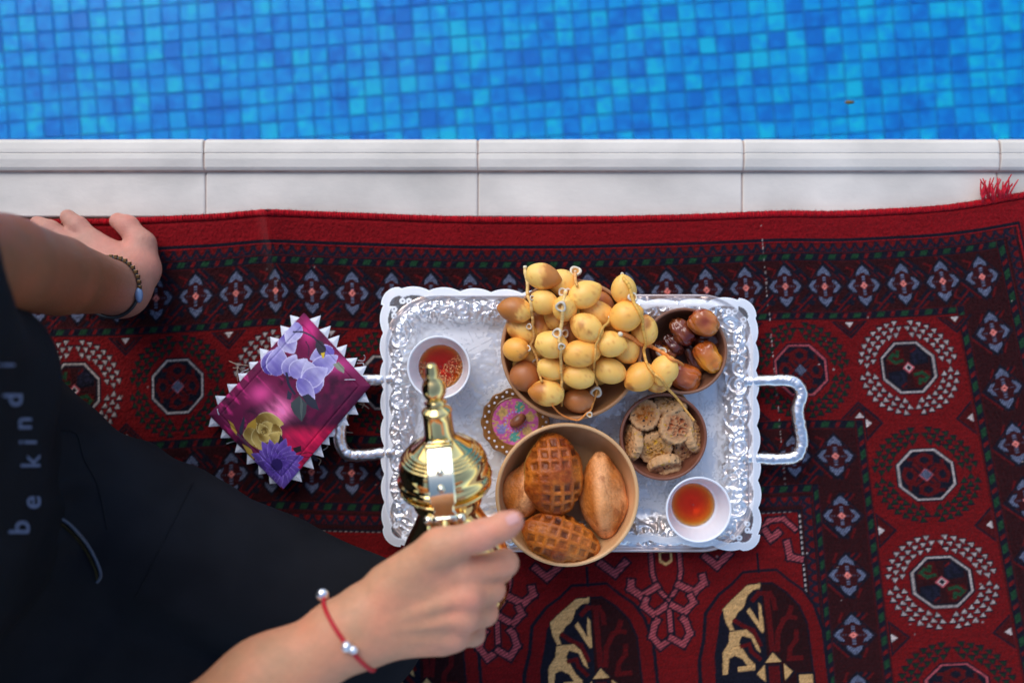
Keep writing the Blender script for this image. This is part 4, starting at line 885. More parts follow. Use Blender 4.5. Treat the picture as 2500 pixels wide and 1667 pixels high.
stalk(z4([(490, 120), (600, 130), (720, 190), (850, 290), (970, 340), (1080, 350), (1190, 410), (1370, 510), (1480, 600), (1590, 640), (1660, 680), (1705, 715)]),
      'thick orange stem reaching from the heap over the small bowl of dark dates', [(*z4([(1285, 480)])[0], 1.25, 1.)], r0=.0023, c0='#e88a3c', c1='#e2853a')

# ------------------------------------------------------------------ soft dark dates
MED = M('soft_date_skin', rough=.2, attr=True, sss=.35, sssr=(1, .35, .1), coat=.35); mn = Noise(91)
def med(px, py, L, W, rot, tilt, z, c1, c2, label, seed, amp=1.):
    c = np.array(at(px, py, z)); s = S(z); V, F = ball(56, 40); X = V[:, 2]
    sx = np.sign(V) * np.abs(V) ** .82; V = sx * (W * s / 2, W * s / 2 * .94, L * s / 2); q = V * np.array([130, 130, 42]) + seed * 5.3
    w = np.abs(mn.fbm(q[:, 0], q[:, 1], q[:, 2])); q2 = V * 75 + seed; lump = mn(q2[:, 0], q2[:, 1], q2[:, 2])
    nrm = V / (np.linalg.norm(V, axis=1)[:, None] + 1e-9); V = V + nrm * ((smooth(0, .35, w) * .0016 - .0016) * amp + lump * .0016)[:, None]
    t = np.clip(.5 + lump * .7 + .6 * X * (1 if seed % 2 else -1), 0, 1)[:, None]; C = hexlin(c1, 1.15) * (1 - t) + hexlin(c2, 1.15) * t
    a, tt = math.radians(rot), math.radians(tilt); ax = Vector((math.cos(a) * math.cos(tt), math.sin(a) * math.cos(tt), math.sin(tt)))
    o = build('soft_date', V @ frame(ax).T, F, MED, loc=tuple(c), col=np.clip(C, 0, 1)); tag(o, label, 'date', 'soft dark dates in the small bowl')
MD = [
 (1719, 788, 80, 66, -35, 5, .060, '#8c3a1e', '#b9702e', 'glossy red brown soft date resting on the far rim of its bowl', 1),
 (1666, 811, 78, 54, -48, 0, .046, '#5e1f18', '#8a4a26', 'dark wine red wrinkled soft date below the one on the rim'),
 (1644, 842, 66, 42, -55, 0, .038, '#4a1c16', '#63291a', 'very dark deeply wrinkled soft date left of the middle of its bowl'),
 (1632, 862, 50, 46, 80, 10, .034, '#b3641c', '#8a431c', 'small orange soft date behind the white calyx'),
 (1609, 864, 66, 46, 100, 0, .030, '#4f2218', '#5f2c1c', 'dark soft date at the left wall of the small bowl'),
 (1729, 872, 84, 62, -58, 0, .050, '#d98a2c', '#a5501c', 'amber yellow soft date with loose skin at the right of its bowl'),
 (1727, 832, 72, 50, 10, 0, .036, '#57261c', '#6b3a26', 'shaded dark soft date between the red brown and the amber one'),
 (1672, 921, 82, 68, -22, 5, .046, '#b05a20', '#7c3418', 'big orange brown soft date at the near side of its bowl'),
 (1692, 874, 84, 40, -62, 0, .034, '#44201c', '#6a3a1e', 'dark shiny soft date deep in the middle of its bowl'),
]
for k, m_ in enumerate(MD): med(*m_[:7], m_[7], m_[8], m_[9], k + 1, 1.5 if k in (2, 1) else 1.)

# ------------------------------------------------------------------ cookies
COOK = M('spiced_cookie_crumb', rough=.8, attr=True, bump=(420, .5, .0012), spec=.25); cn = Noise(55)
def cookie(px, py, D_, rot, tdir, tilt, z, tone, label, seed, T=.0105):
    s = S(z); R = D_ * s / 2; PQ = [(max(x, .002), 1.) for x in np.linspace(0, .88, 22)] + [(.88 + .12 * math.sin(q), math.cos(q)) for q in np.linspace(.2, math.pi - .2, 9)] + [(x, -1.) for x in (.88, .6, .3, .002)]; V, F = lathe(PQ[::-1], 84); th = np.arctan2(V[:, 1], V[:, 0]); zz = V[:, 2]; rad = np.hypot(V[:, 0], V[:, 1])
    rr = rad; sc = 1 + (.03 * np.cos(17 * th + seed) + .05 * cn(np.cos(th) * 2 + seed, np.sin(th) * 2)) * rad ** 2
    V = np.c_[np.cos(th) * rr * R * sc, np.sin(th) * rr * R * sc, zz * T / 2]
    q = V * 260 + seed * 9; w = cn.fbm(q[:, 0], q[:, 1], q[:, 2] * .4); q = V * 480 + seed; w2 = cn(q[:, 0], q[:, 1], q[:, 2]); top = smooth(.1, .5, zz)
    cen = smooth(1., .35, rr); V[:, 2] += top * (np.abs(w) * -.0060 * cen + w2 * .0007 + .0022 * cen); side = smooth(.6, .2, np.abs(zz)); k_ = 1 + side * .03 * np.sign(np.sin(38 * th)); V[:, 0] *= k_; V[:, 1] *= k_
    C = hexlin('#cfa070', 1.0)[None] * (1 + .18 * w2[:, None]); g = (top * cen * np.clip(.30 + 1.5 * np.abs(w) + tone, 0, 1))[:, None]; C = C * (1 - g) + hexlin(['#a85f1c', '#9a4f2c', '#a8701c'][seed % 3], 1.05) * g
    q = V * 330 + seed * 4; s3 = cn(q[:, 0], q[:, 1], q[:, 2]); C[s3 > .72] = hexlin('#2b2626'); C[s3 < -.74] = hexlin('#c9962a')
    ax = Vector((math.cos(math.radians(tdir)) * math.sin(math.radians(tilt)), math.sin(math.radians(tdir)) * math.sin(math.radians(tilt)), math.cos(math.radians(tilt))))
    o = build('cookie', V @ frame(ax, (math.cos(rot), math.sin(rot), .01)).T, F, COOK, loc=tuple(at(px, py, z)), col=np.clip(C, 0, 1)); tag(o, label, 'cookie', 'cookies in the small bowl')
cookie(1575, 1013, 77, .3, 120, 14, .050, .25, 'golden toasted cookie at the upper left of its bowl', 3)
cookie(1649, 1040, 88, 1.2, 20, 12, .054, .05, 'largest pale cookie with reddish cracks, on top of the others', 4)
cookie(1600, 1092, 86, 2.2, 250, 14, .044, .15, 'cookie with a dark brown blotch at the left of the middle', 5)
cookie(1541, 1079, 92, .5, 172, 70, .040, 0, 'cookie standing on edge against the left wall of its bowl', 6)
cookie(1622, 1133, 84, .8, 280, 62, .042, 0, 'cookie with grooved edge leaning at the near side of its bowl', 7)
cookie(1637, 986, 82, .1, 100, 52, .044, -.2, 'smooth pale cookie leaning at the far side under the stalk', 8)
cookie(1695, 1064, 84, .9, 15, 58, .042, -.1, 'cookie leaning at the right wall of its bowl', 9)
cookie(1672, 1097, 66, .4, 300, 25, .034, .0, 'smaller shaded cookie under the largest one, right of the middle', 10)
cookie(1596, 1050, 70, 1.4, 90, 8, .033, .0, 'shaded cookie seen in the gap between the three upper ones', 12)
cookie(1635, 1150, 66, .2, 285, 66, .034, 0, 'cookie half hidden behind the grooved leaning one at the near wall', 13)

# ------------------------------------------------------------------ buns
BUN = M('bread_crust', rough=.4, attr=True, bump=(420, .6, .0012), spec=.3); bn = Noise(63)
def bun(px, py, L, W, H_, rot, roll, z, waffle, label, seed):
    s = S(z); n, m = 150, 110; V, F = ball(n, m); X = V[:, 2].copy(); a_, b_, c_ = W * s / 2, H_ / 2, L * s / 2
    pw = .92; V = np.sign(V) * np.abs(V) ** pw; ex = (1 - .12 * X)[:, None]; V = np.c_[V[:, 0] * a_, V[:, 1] * b_, V[:, 2] * c_]; V[:, :2] *= ex * (1.06 - .24 * X ** 2)[:, None]
    nrm = V / (np.linalg.norm(V / (a_, b_, c_), axis=1)[:, None]) / np.array([a_, b_, c_]) ** 2; nrm /= np.linalg.norm(nrm, axis=1)[:, None]
    q = V * 70 + seed; lump = bn(q[:, 0], q[:, 1], q[:, 2]); q = V * 300 + seed * 3; fine = bn.fbm(q[:, 0], q[:, 1], q[:, 2])
    dark = hexlin('#95491a'); pale = hexlin('#eda468'); red = hexlin('#330c06')
    if waffle:
        g = .0112; u = (V[:, 0] + .0015 * lump) / g; v = (V[:, 2] + .0018 * bn(V[:, 0] * 60, V[:, 2] * 60)) / g
        fu = np.abs(u - np.round(u)); fv = np.abs(v - np.round(v)); pit = smooth(.37, .24, np.maximum(fu, fv)) * smooth(-.05, .3, nrm[:, 1]) * np.clip(.78 + .75 * bn(V[:, 0] * 45 + seed * 5, V[:, 2] * 45), .15, 1)
        V = V + nrm * (lump * .0016 + fine * .0003 - pit * .0025)[:, None]
        t = np.clip(.45 + .6 * lump + .35 * fine, 0, 1)[:, None]; C = hexlin('#cf7426') * (1 - t) + hexlin('#8c360c') * t; e = smooth(.25, -.1, nrm[:, 1])[:, None]; C = C * (1 - e) + hexlin('#c79a4c') * e
        p_ = (pit * np.clip(.65 + .4 * bn(np.round(u) * 3.7 + seed, np.round(v) * 2.9), .2, 1))[:, None]; C = C * (1 - p_) + red * p_
    else:
        rid = np.cos(V[:, 0] / a_ * 5.2 + .5 * lump); V = V + nrm * (lump * .0018 + .0024 * rid * (1 - X ** 2) + fine * .0004)[:, None]
        t = np.clip(.42 - .5 * rid + .5 * lump + .3 * fine, 0, 1)[:, None]; C = pale * (1 - t) + hexlin('#c26f2c') * t
        d_ = smooth(.30, .6, bn.fbm(V[:, 0] * 150, V[:, 1] * 150, V[:, 2] * 60) + .1)[:, None] * .6; C = C * (1 - d_) + dark * d_
    q = V * 850 + seed; C = C * (1 + .22 * bn(q[:, 0], q[:, 1], q[:, 2]))[:, None]; q = V * np.array([260, 260, 70]) + seed * 2; C = C * (1 + .14 * bn(q[:, 0], q[:, 1], q[:, 2]))[:, None]
    rl_ = math.radians(roll); V = np.c_[V[:, 0] * math.cos(rl_) + V[:, 1] * math.sin(rl_), -V[:, 0] * math.sin(rl_) + V[:, 1] * math.cos(rl_), V[:, 2]]
    R_ = math.radians(rot); R3 = np.array([[math.sin(R_), 0, math.cos(R_)], [-math.cos(R_), 0, math.sin(R_)], [0, 1, 0]])   # local x across, y up, z along
    o = build('baked_bun', V @ R3.T, F, BUN, loc=tuple(at(px, py, z)), col=np.clip(C, 0, 1)); tag(o, label, 'bun', 'buns in the pale bowl')
bun(1351, 1157, 206, 138, .052, 93, 6, .062, True, 'deep brown bun with waffle grid standing at the far side of its bowl', 2)
bun(1472, 1206, 214, 104, .048, 95, -8, .052, False, 'smooth pale orange pointed bun at the right of the bowl', 3)
bun(1282, 1194, 140, 104, .040, 78, 6, .046, False, 'pale bun mostly hidden under the waffle bun by the left wall', 4)
bun(1371, 1314, 200, 112, .046, -17, -22, .064, True, 'golden waffle bun lying across the near side of its bowl by the thumb', 5)
# ------------------------------------------------------------------ brass coffee pot, tipped to pour
AX = Vector((-.078, .911, .404)).normalized(); PC = at(1085, 1159, .200)
PB = (Vector((0, 0, 1)) - AX * AX.z).normalized(); PX_ = PB.cross(AX)      # handle side faces up
RP = Matrix((PX_, PB, AX)).transposed(); R_ = RP.to_4x4(); R_.translation = PC
pot = empty('coffee_pot'); pot.matrix_world = R_; tag(pot, 'polished golden coffee pot with tall spire lid held tipped over the tray', 'coffee pot')
BRASS = M('polished_brass', tuple(np.array([.95, .66, .26])), .075, 1.0, bump=(60, .02, .001)); STEEL = M('pale_gilt_strap', (.93, .84, .62), .12, 1.0)
def rows(P, n): return spline(np.array(P), n)
body = [(.0005, -.140), (.038, -.140), (.047, -.139), (.049, -.135), (.0505, -.131), (.0500, -.125), (.0530, -.112), (.0535, -.098), (.0495, -.082), (.0430, -.068), (.0350, -.053), (.0302, -.041), (.0296, -.033), (.0320, -.024), (.0375, -.0155), (.0415, -.0120), (.0432, -.0110), (.0434, -.0098), (.0425, -.0088), (.0400, -.0085), (.0370, -.0085), (.034, -.018), (.029, -.034), (.0005, -.040)]
V, F = lathe(rows(body, 130), 96); build('pot_body', V, F, BRASS, pot)
lid = [(.0005, -.010), (.036, -.010), (.0362, -.0055), (.0372, -.0045), (.0420, -.0040), (.0440, -.0030), (.0446, -.0012), (.0440, .0008), (.0422, .0022), (.0410, .0034), (.0412, .0075), (.0418, .0115), (.0412, .0155), (.0392, .0190)]
for r, z in ((.0385, .0200), (.0360, .0228), (.0334, .0252), (.0308, .0272)): lid += [(r, z - .0002), (r + .0003, z + .0012), (r - .0006, z + .0022), (r - .0019, z + .0020)]
lid += [(.0270, .0305), (.0220, .0345), (.0175, .0385), (.0150, .0410), (.0146, .0425)]
V, F = lathe(lid, 96); lo = build('lid', V, F, BRASS, pot)
fin = [(.0148, .0415), (.0140, .044), (.0136, .050), (.0134, .060), (.0136, .0665), (.0142, .0680), (.0130, .0695), (.0090, .0720), (.0078, .0735), (.0090, .0750), (.0105, .0765), (.0072, .0785), (.0068, .0795), (.0092, .0825), (.0108, .0865), (.0112, .0905), (.0104, .0950), (.0082, .0990), (.0058, .1015), (.0058, .1030), (.0062, .1045), (.0058, .1080), (.0050, .1120), (.0046, .1136), (.0024, .1150), (.0004, .1153)]
V, F = lathe(fin, 64); build('spire', V, F, BRASS, lo)
# strap from the spire collar down over the lid to the hinge, with two rivets
sp = [(.0145, .0425), (.0200, .0395), (.0300, .0305), (.0385, .0215), (.0435, .0120), (.0455, .0020), (.0465, -.0080), (.0475, -.0150)]
C = rows(sp, 40); n = len(C); Tn = np.gradient(C, axis=0); Tn /= np.linalg.norm(Tn, axis=1)[:, None]; V = []
for k in range(n):
    t = k / (n - 1); w = .0108 + .0012 * math.sin(t * math.pi) - (.0022 * smooth(.74, .80, np.array(t)) - .0022 * smooth(.86, .92, np.array(t)))
    nx_, nz2 = -Tn[k][1] * -1, Tn[k][0] * -1; no = np.array([Tn[k][1], -Tn[k][0]]) * -1
    for (x, d) in ((-w, .0), (-w, .0018), (-w + .0012, .0028), (w - .0012, .0028), (w, .0018), (w, .0)):
        V.append((x, C[k][0] + no[0] * d, C[k][1] + no[1] * d))
m6 = 6; F = [(k * m6 + s, k * m6 + (s + 1) % m6, (k + 1) * m6 + (s + 1) % m6, (k + 1) * m6 + s) for k in range(n - 1) for s in range(m6)] + [tuple(range(m6)), tuple((n - 1) * m6 + s for s in range(m6))[::-1]]
st = build('lid_strap', V, F, STEEL, pot, smooth_=False)
V, F = box(-.0128, .0128, .0135, .0225, .0375, .0445, .0015); build('collar_bar', V, F, BRASS, lo)
bv, bf = ball(20, 12)
for k in (15, 22): build('rivet', np.array(bv) * .0036 + (0, C[k][0] + -Tn[k][1] * .0028, C[k][1] + Tn[k][0] * .0028), bf, STEEL, st)
V, F = tube([(-.0125, .0485, -.0165), (-.004, .0485, -.0165), (.004, .0485, -.0165), (.0125, .0485, -.0165)], .0042, 16); hinge = build('hinge', V, F, STEEL, pot)
for s_ in (-1, 1): build('hinge_knob', np.array(bv) * .0052 + (s_ * .0145, .0485, -.0165), bf, STEEL, hinge)
HP = [(0, .043, -.018), (0, .058, -.026), (0, .0685, -.042), (0, .072, -.062), (0, .071, -.085), (0, .066, -.106), (0, .057, -.122), (0, .048, -.130)]
V, F = tube(spline(HP, 48), .0068, 14, .62, up=(1, 0, 0)); build('pot_handle', V, F, BRASS, pot)
# beak spout on the far side, hanging under the lid
V = []; prof = spline([(-.046, -.085, .011), (-.062, -.060, .0105), (-.075, -.032, .0085), (-.090, -.008, .006), (-.106, .004, .0025)], 24)
V, F = tube([(0, p[0], p[1]) for p in prof], [p[2] for p in prof], 16, up=(1, 0, 0)); build('spout', V, F, BRASS, pot)

# ------------------------------------------------------------------ folded printed cloth with white picot trim
nq = [at(742, 764, .030), at(509, 1012, .024), at(690, 1195, .030), at(904, 942, .050)]   # top, left, bottom, right
def nap_z(u, v): return (1 - u) * (1 - v) * nq[0].z + v * (1 - u) * nq[3].z + u * v * nq[2].z + u * (1 - v) * nq[1].z
def nap(u, v):                                                    # u along top->left, v along top->right
    return ((1 - u) * (1 - v))[..., None] * np.array(nq[0]) + (u * (1 - v))[..., None] * np.array(nq[1]) + (u * v)[..., None] * np.array(nq[2]) + ((1 - u) * v)[..., None] * np.array(nq[3])
NU, NV = 300, 230; u = np.linspace(0, 1, NU)[:, None] + np.zeros((1, NV)); v = np.linspace(0, 1, NV)[None] + np.zeros((NU, 1)); nn = Noise(15)
def zp(x, y):                                                     # photo zoom pixel -> (u,v) on the cloth by inverting the quad in the picture
    T, Lf, B, Rr = [np.array(q) for q in ((855, 80), (95, 890), (685, 1485), (1385, 660))]; a_ = b_ = .5
    for _ in range(12):
        p = T * (1 - a_) * (1 - b_) + Lf * a_ * (1 - b_) + B * a_ * b_ + Rr * (1 - a_) * b_; du = (Lf - T) * (1 - b_) + (B - Rr) * b_; dv = (Rr - T) * (1 - a_) + (B - Lf) * a_
        s_ = np.linalg.solve(np.array([du, dv]).T, np.array([x, y]) - p); a_ += s_[0]; b_ += s_[1]
    return a_, b_
pc = Canvas(0, 1633, 0, 1568, 2.0, hexlin('#620e3a'))
gx = pc.u0 + (np.arange(pc.nu) + .5)[:, None] * 2; gy = (np.arange(pc.nv) + .5)[None] * 2; GX = gx + 0 * gy; GY = gy + 0 * gx
nA = nn.fbm(GX / 120, GY / 120, oct=5); nB = nn.fbm((GX + GY) / 160, (GX - GY) / 45, oct=5); nC = nn.fbm((GX - GY) / 120, (GX + GY) / 60 + 9, oct=4)
def blend(c, w): pc.A += (hexlin(c) - pc.A) * np.clip(w, 0, 1)[..., None]
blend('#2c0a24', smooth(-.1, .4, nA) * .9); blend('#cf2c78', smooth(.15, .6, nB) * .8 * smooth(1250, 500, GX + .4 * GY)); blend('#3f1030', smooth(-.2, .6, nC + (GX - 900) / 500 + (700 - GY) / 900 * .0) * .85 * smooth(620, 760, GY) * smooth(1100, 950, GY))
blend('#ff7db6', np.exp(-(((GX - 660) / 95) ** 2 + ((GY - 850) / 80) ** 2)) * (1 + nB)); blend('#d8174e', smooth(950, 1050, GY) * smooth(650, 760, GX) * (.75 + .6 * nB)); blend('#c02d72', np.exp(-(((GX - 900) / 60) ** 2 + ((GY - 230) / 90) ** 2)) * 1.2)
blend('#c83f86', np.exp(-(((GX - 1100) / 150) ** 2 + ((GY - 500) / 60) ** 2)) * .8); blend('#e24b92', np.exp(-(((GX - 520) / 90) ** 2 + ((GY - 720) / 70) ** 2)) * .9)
pr = np.random.default_rng(2)
def petal(cx, cy, L_, W_, ang, ca, cb, edge='#efe6ff', vein=True):
    a_ = math.radians(ang); X_ = (GX - cx) * math.cos(a_) + (GY - cy) * math.sin(a_); Y_ = -(GX - cx) * math.sin(a_) + (GY - cy) * math.cos(a_)
    t = np.clip(X_ / L_, 0, 1); w = W_ * np.sin(math.pi * t ** .75) ** .8 + 1e-3; q = np.abs(Y_) / w + .05 * nA; m_ = (X_ > 0) & (X_ < L_) & (q < 1)
    k = np.clip(t + .35 * nB + .25 * q, 0, 1)[..., None]; k = k ** 1.5; c = (hexlin(ca) * (1 - k) + hexlin(cb) * k) * (.62 + .3 * (.5 + .5 * nC))[..., None]; e = smooth(.86, .98, q)[..., None] * .55; c = c * (1 - e) + hexlin(edge) * e; pc.A[m_] = c[m_]
for a_ in ((690, 240, 190, 80, 60, '#6a57ad', '#c9c2ea'), (820, 160, 190, 75, 120, '#9a8fd0', '#d7d2f0'), (560, 560, 230, 95, -60, '#4e3c93', '#9a8ed2'), (640, 580, 240, 90, -85, '#6f60b4', '#b5ace0'), (720, 580, 190, 70, -65, '#7d70bf', '#cfc8ee'),
           (770, 590, 190, 80, -50, '#8b7fc8', '#d3cdf0'), (1100, 380, 200, 75, 160, '#7163b8', '#b9b1e2'), (920, 570, 260, 80, -35, '#6d5fb5', '#b8b0e2'), (960, 720, 270, 95, -105, '#7d70bf', '#cfcaf0'), (850, 640, 240, 80, -30, '#8175c4', '#c6bfec'), (820, 600, 230, 60, 55, '#6658b0', '#bcb4e4')): petal(*a_)
def dline(P, w, c): pc.line(spline(P, 30).tolist(), w, hexlin(c))
dline([(780, 230), (860, 235), (930, 270), (970, 310)], 14, '#3a3348'); dline([(725, 560), (745, 650), (790, 720)], 20, '#23243a'); dline([(900, 420), (905, 360), (880, 310)], 10, '#4a1a3c')
pc.poly([(960, 290), (1010, 310), (1040, 360), (1030, 430), (985, 410), (955, 350)], hexlin('#2f2a35')); pc.poly([(1000, 400), (1030, 395), (1025, 440), (1010, 440)], hexlin('#c9a92e'))
pc.poly([(765, 790), (830, 735), (890, 800), (885, 870), (850, 940), (790, 880), (765, 830)], hexlin('#3a4246')); pc.poly([(850, 740), (900, 720), (960, 770), (990, 850), (930, 830), (890, 800)], hexlin('#272a3a')); pc.poly([(735, 690), (770, 720), (760, 770), (730, 760)], hexlin('#2b2b40'))
pc.poly([(1095, 490), (1140, 470), (1185, 520), (1180, 560), (1130, 530)], hexlin('#7f8474')); pc.poly([(840, 740), (860, 800), (850, 930), (835, 850)], hexlin('#4f5a58'))
pc.poly([(350, 1000), (385, 895), (395, 930), (375, 1040), (350, 1060)], hexlin('#2c2a3a')); pc.poly([(260, 930), (300, 960), (330, 1030), (325, 1050), (285, 1000)], hexlin('#a8862f')); pc.poly([(370, 1120), (440, 1160), (470, 1230), (450, 1245), (400, 1190)], hexlin('#b8963c'))
dline([(330, 1040), (380, 1090), (430, 1150)], 10, '#3a2a36')
for (cx, cy, r0, a_) in [(540, 1030, 150, 0)]:
    pc.poly([(400, 1000), (420, 960), (500, 900), (600, 890), (670, 950), (680, 1050), (640, 1100), (520, 1170), (440, 1130), (405, 1080)], hexlin('#a5812c'))
    for (x, y, l, w, g_) in ((420, 990, 150, 55, 75), (480, 920, 230, 70, 10), (500, 990, 190, 70, 80), (640, 960, 190, 65, 100), (510, 940, 150, 60, 55), (560, 1130, 170, 55, -40), (520, 1010, 110, 45, -30), (570, 1060, 120, 42, -120), (500, 1050, 110, 40, 20), (545, 985, 80, 34, 70)): petal(x, y, l, w, g_, '#7d5c1c', '#d9bb6a', '#f0dfa0')
    pc.poly([(680, 1040), (705, 1080), (690, 1150), (660, 1110)], hexlin('#2a2430'))
    pc.line([(525, 1010), (555, 1000), (565, 1030), (540, 1040), (530, 1025)], 7, hexlin('#5a4418'))
for k, g_ in enumerate(np.linspace(-175, 175, 21)): petal(645 + 20 * math.cos(math.radians(g_)), 1285 + 20 * math.sin(math.radians(g_)), 185 + 25 * math.sin(k * 2.3), 46, g_, '#2f1568', '#7d5bc0', '#a890dc')
for k, g_ in enumerate(np.linspace(0, 340, 13)): petal(645, 1285, 105, 30, g_ + 9, '#24105a', '#6a48b0', '#9478d0')
pc.A[np.hypot(GX - 645, GY - 1285) < 52 + 14 * nA] = hexlin('#231052')
pc.poly([(770, 1150), (840, 1130), (845, 1175), (800, 1190)], hexlin('#2a1c28')); dline([(830, 1200), (890, 1185), (940, 1195)], 7, '#2a1020'); dline([(840, 1210), (890, 1225), (930, 1215)], 6, '#2a1020')
uu, vv = np.meshgrid(np.linspace(0, 1, NU), np.linspace(0, 1, NV), indexing='ij'); T4 = [np.array(q) for q in ((855, 80), (95, 890), (1385, 660), (685, 1485))]
IX = (1 - uu) * (1 - vv) * 855 + uu * (1 - vv) * 95 + (1 - uu) * vv * 1385 + uu * vv * 685; IY = (1 - uu) * (1 - vv) * 80 + uu * (1 - vv) * 890 + (1 - uu) * vv * 660 + uu * vv * 1485
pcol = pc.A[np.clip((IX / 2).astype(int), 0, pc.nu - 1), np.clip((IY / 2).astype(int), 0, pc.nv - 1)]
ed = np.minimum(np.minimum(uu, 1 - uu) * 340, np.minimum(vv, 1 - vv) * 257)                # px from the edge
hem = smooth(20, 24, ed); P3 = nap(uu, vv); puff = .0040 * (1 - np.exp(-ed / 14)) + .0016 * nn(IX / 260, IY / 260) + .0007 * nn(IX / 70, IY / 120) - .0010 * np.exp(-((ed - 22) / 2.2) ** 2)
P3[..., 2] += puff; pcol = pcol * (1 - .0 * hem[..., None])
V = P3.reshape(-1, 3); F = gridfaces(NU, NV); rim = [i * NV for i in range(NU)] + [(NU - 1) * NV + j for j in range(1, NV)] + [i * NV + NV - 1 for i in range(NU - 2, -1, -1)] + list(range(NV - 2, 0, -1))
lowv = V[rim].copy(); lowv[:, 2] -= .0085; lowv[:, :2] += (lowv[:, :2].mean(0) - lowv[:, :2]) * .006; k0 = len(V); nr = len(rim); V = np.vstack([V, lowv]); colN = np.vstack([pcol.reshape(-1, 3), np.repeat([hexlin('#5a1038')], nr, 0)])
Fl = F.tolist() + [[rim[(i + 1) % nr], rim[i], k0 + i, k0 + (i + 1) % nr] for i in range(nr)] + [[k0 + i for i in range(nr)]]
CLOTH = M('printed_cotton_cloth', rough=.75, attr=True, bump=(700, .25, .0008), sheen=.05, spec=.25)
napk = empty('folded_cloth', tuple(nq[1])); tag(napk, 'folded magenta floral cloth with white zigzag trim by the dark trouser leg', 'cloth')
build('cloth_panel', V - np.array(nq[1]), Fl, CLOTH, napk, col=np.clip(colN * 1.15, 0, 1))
PIC = M('white_picot_ribbon', (.74, .75, .82), .85, bump=(500, .2, .0006)); zc = lambda x, y: (480 + x / 3.266, 740 + y / 3.266)
sides = [([(745, 95), (668, 178), (586, 268), (503, 360), (418, 470), (330, 560), (243, 645), (148, 738)], (855, 80), (95, 890)), ([(95, 985), (190, 1075), (305, 1190), (400, 1285), (495, 1365), (583, 1440)], (95, 890), (685, 1485)),
         ([(840, 1425), (935, 1322), (1015, 1228), (1062, 1130), (1122, 1060), (1215, 975), (1290, 888), (1376, 790)], (685, 1485), (1385, 660)), ([(990, 98), (1070, 180), (1140, 255), (1200, 330), (1282, 435), (1356, 500)], (855, 80), (1385, 660))]
for tips, A_, B_ in sides:
    A_ = np.array(A_, float); B_ = np.array(B_, float); dr = (B_ - A_) / np.linalg.norm(B_ - A_); cen = np.array([755., 780.])
    for (x, y) in tips:
        t = np.array([x, y], float); f = A_ + dr * ((t - A_) @ dr); inw = (cen - f); inw -= dr * (inw @ dr); inw /= np.linalg.norm(inw); g_ = (t - f) @ dr
        f = f + dr * 12 * np.sign((cen - f) @ dr); a_, b_ = f - dr * 58 + inw * 14, f + dr * 58 + inw * 14; z0 = float(nap_z(*zp(*f))) - .0035
        V = [tuple(at(*zc(*q), z0 + dz)) for q, dz in ((a_, 0), (b_, 0), (t, -.002), ((a_ + b_ + t) / 3, .0010), (a_, -.002), (b_, -.002), (t, -.0032))]; q0 = np.array(nq[1])
        build('picot', np.array(V) - q0, [(0, 1, 3), (1, 2, 3), (2, 0, 3), (4, 6, 5), (0, 4, 5, 1), (1, 5, 6, 2), (2, 6, 4, 0)], PIC, napk, smooth_=False)
THR = M('frayed_thread', tuple(hexlin('#b09a84')), .8); TW_ = M('white_thread', (.6, .6, .66), .8)
for k, P in enumerate([[(260, 462), (320, 485), (410, 498)], [(330, 505), (322, 560), (330, 625)], [(290, 515), (340, 520), (360, 545)], [(350, 555), (380, 540), (415, 525)], [(1285, 455), (1330, 460), (1345, 430), (1335, 415)], [(1280, 480), (1325, 478), (1335, 500)], [(1290, 800), (1340, 815), (1375, 840)], [(1300, 790), (1335, 800), (1320, 835)], [(1185, 1028), (1215, 1030), (1245, 1033)], [(240, 1120), (280, 1105), (310, 1100)], [(1010, 1170), (1040, 1150), (1045, 1135)], [(960, 1230), (990, 1250), (975, 1290)], [(1180, 610), (1260, 610), (1300, 632), (1325, 635)], [(165, 840), (170, 870), (180, 890)]]):
    onc = k >= 12; C = np.array([tuple(at(*zc(*q), (.052 - .004 * i if k == 12 else .033) if onc else .016 + .004 * math.sin(i + k))) for i, q in enumerate(P)]) - np.array(nq[1])
    V, F = tube(spline(C, 12), .0005, 5); build('loose_thread', V, F, TW_ if k in (3, 4, 5, 9, 10, 12, 13) else THR, napk)
# ------------------------------------------------------------------ seated person: body, shirt, trousers, bracelets
person = empty('person', (-.52, -.16, 0)); tag(person, 'seated person in black shirt and trousers pouring coffee with one hand', 'person')
PO = np.array(person.location)
W3 = lambda *p: np.array(at(*p))
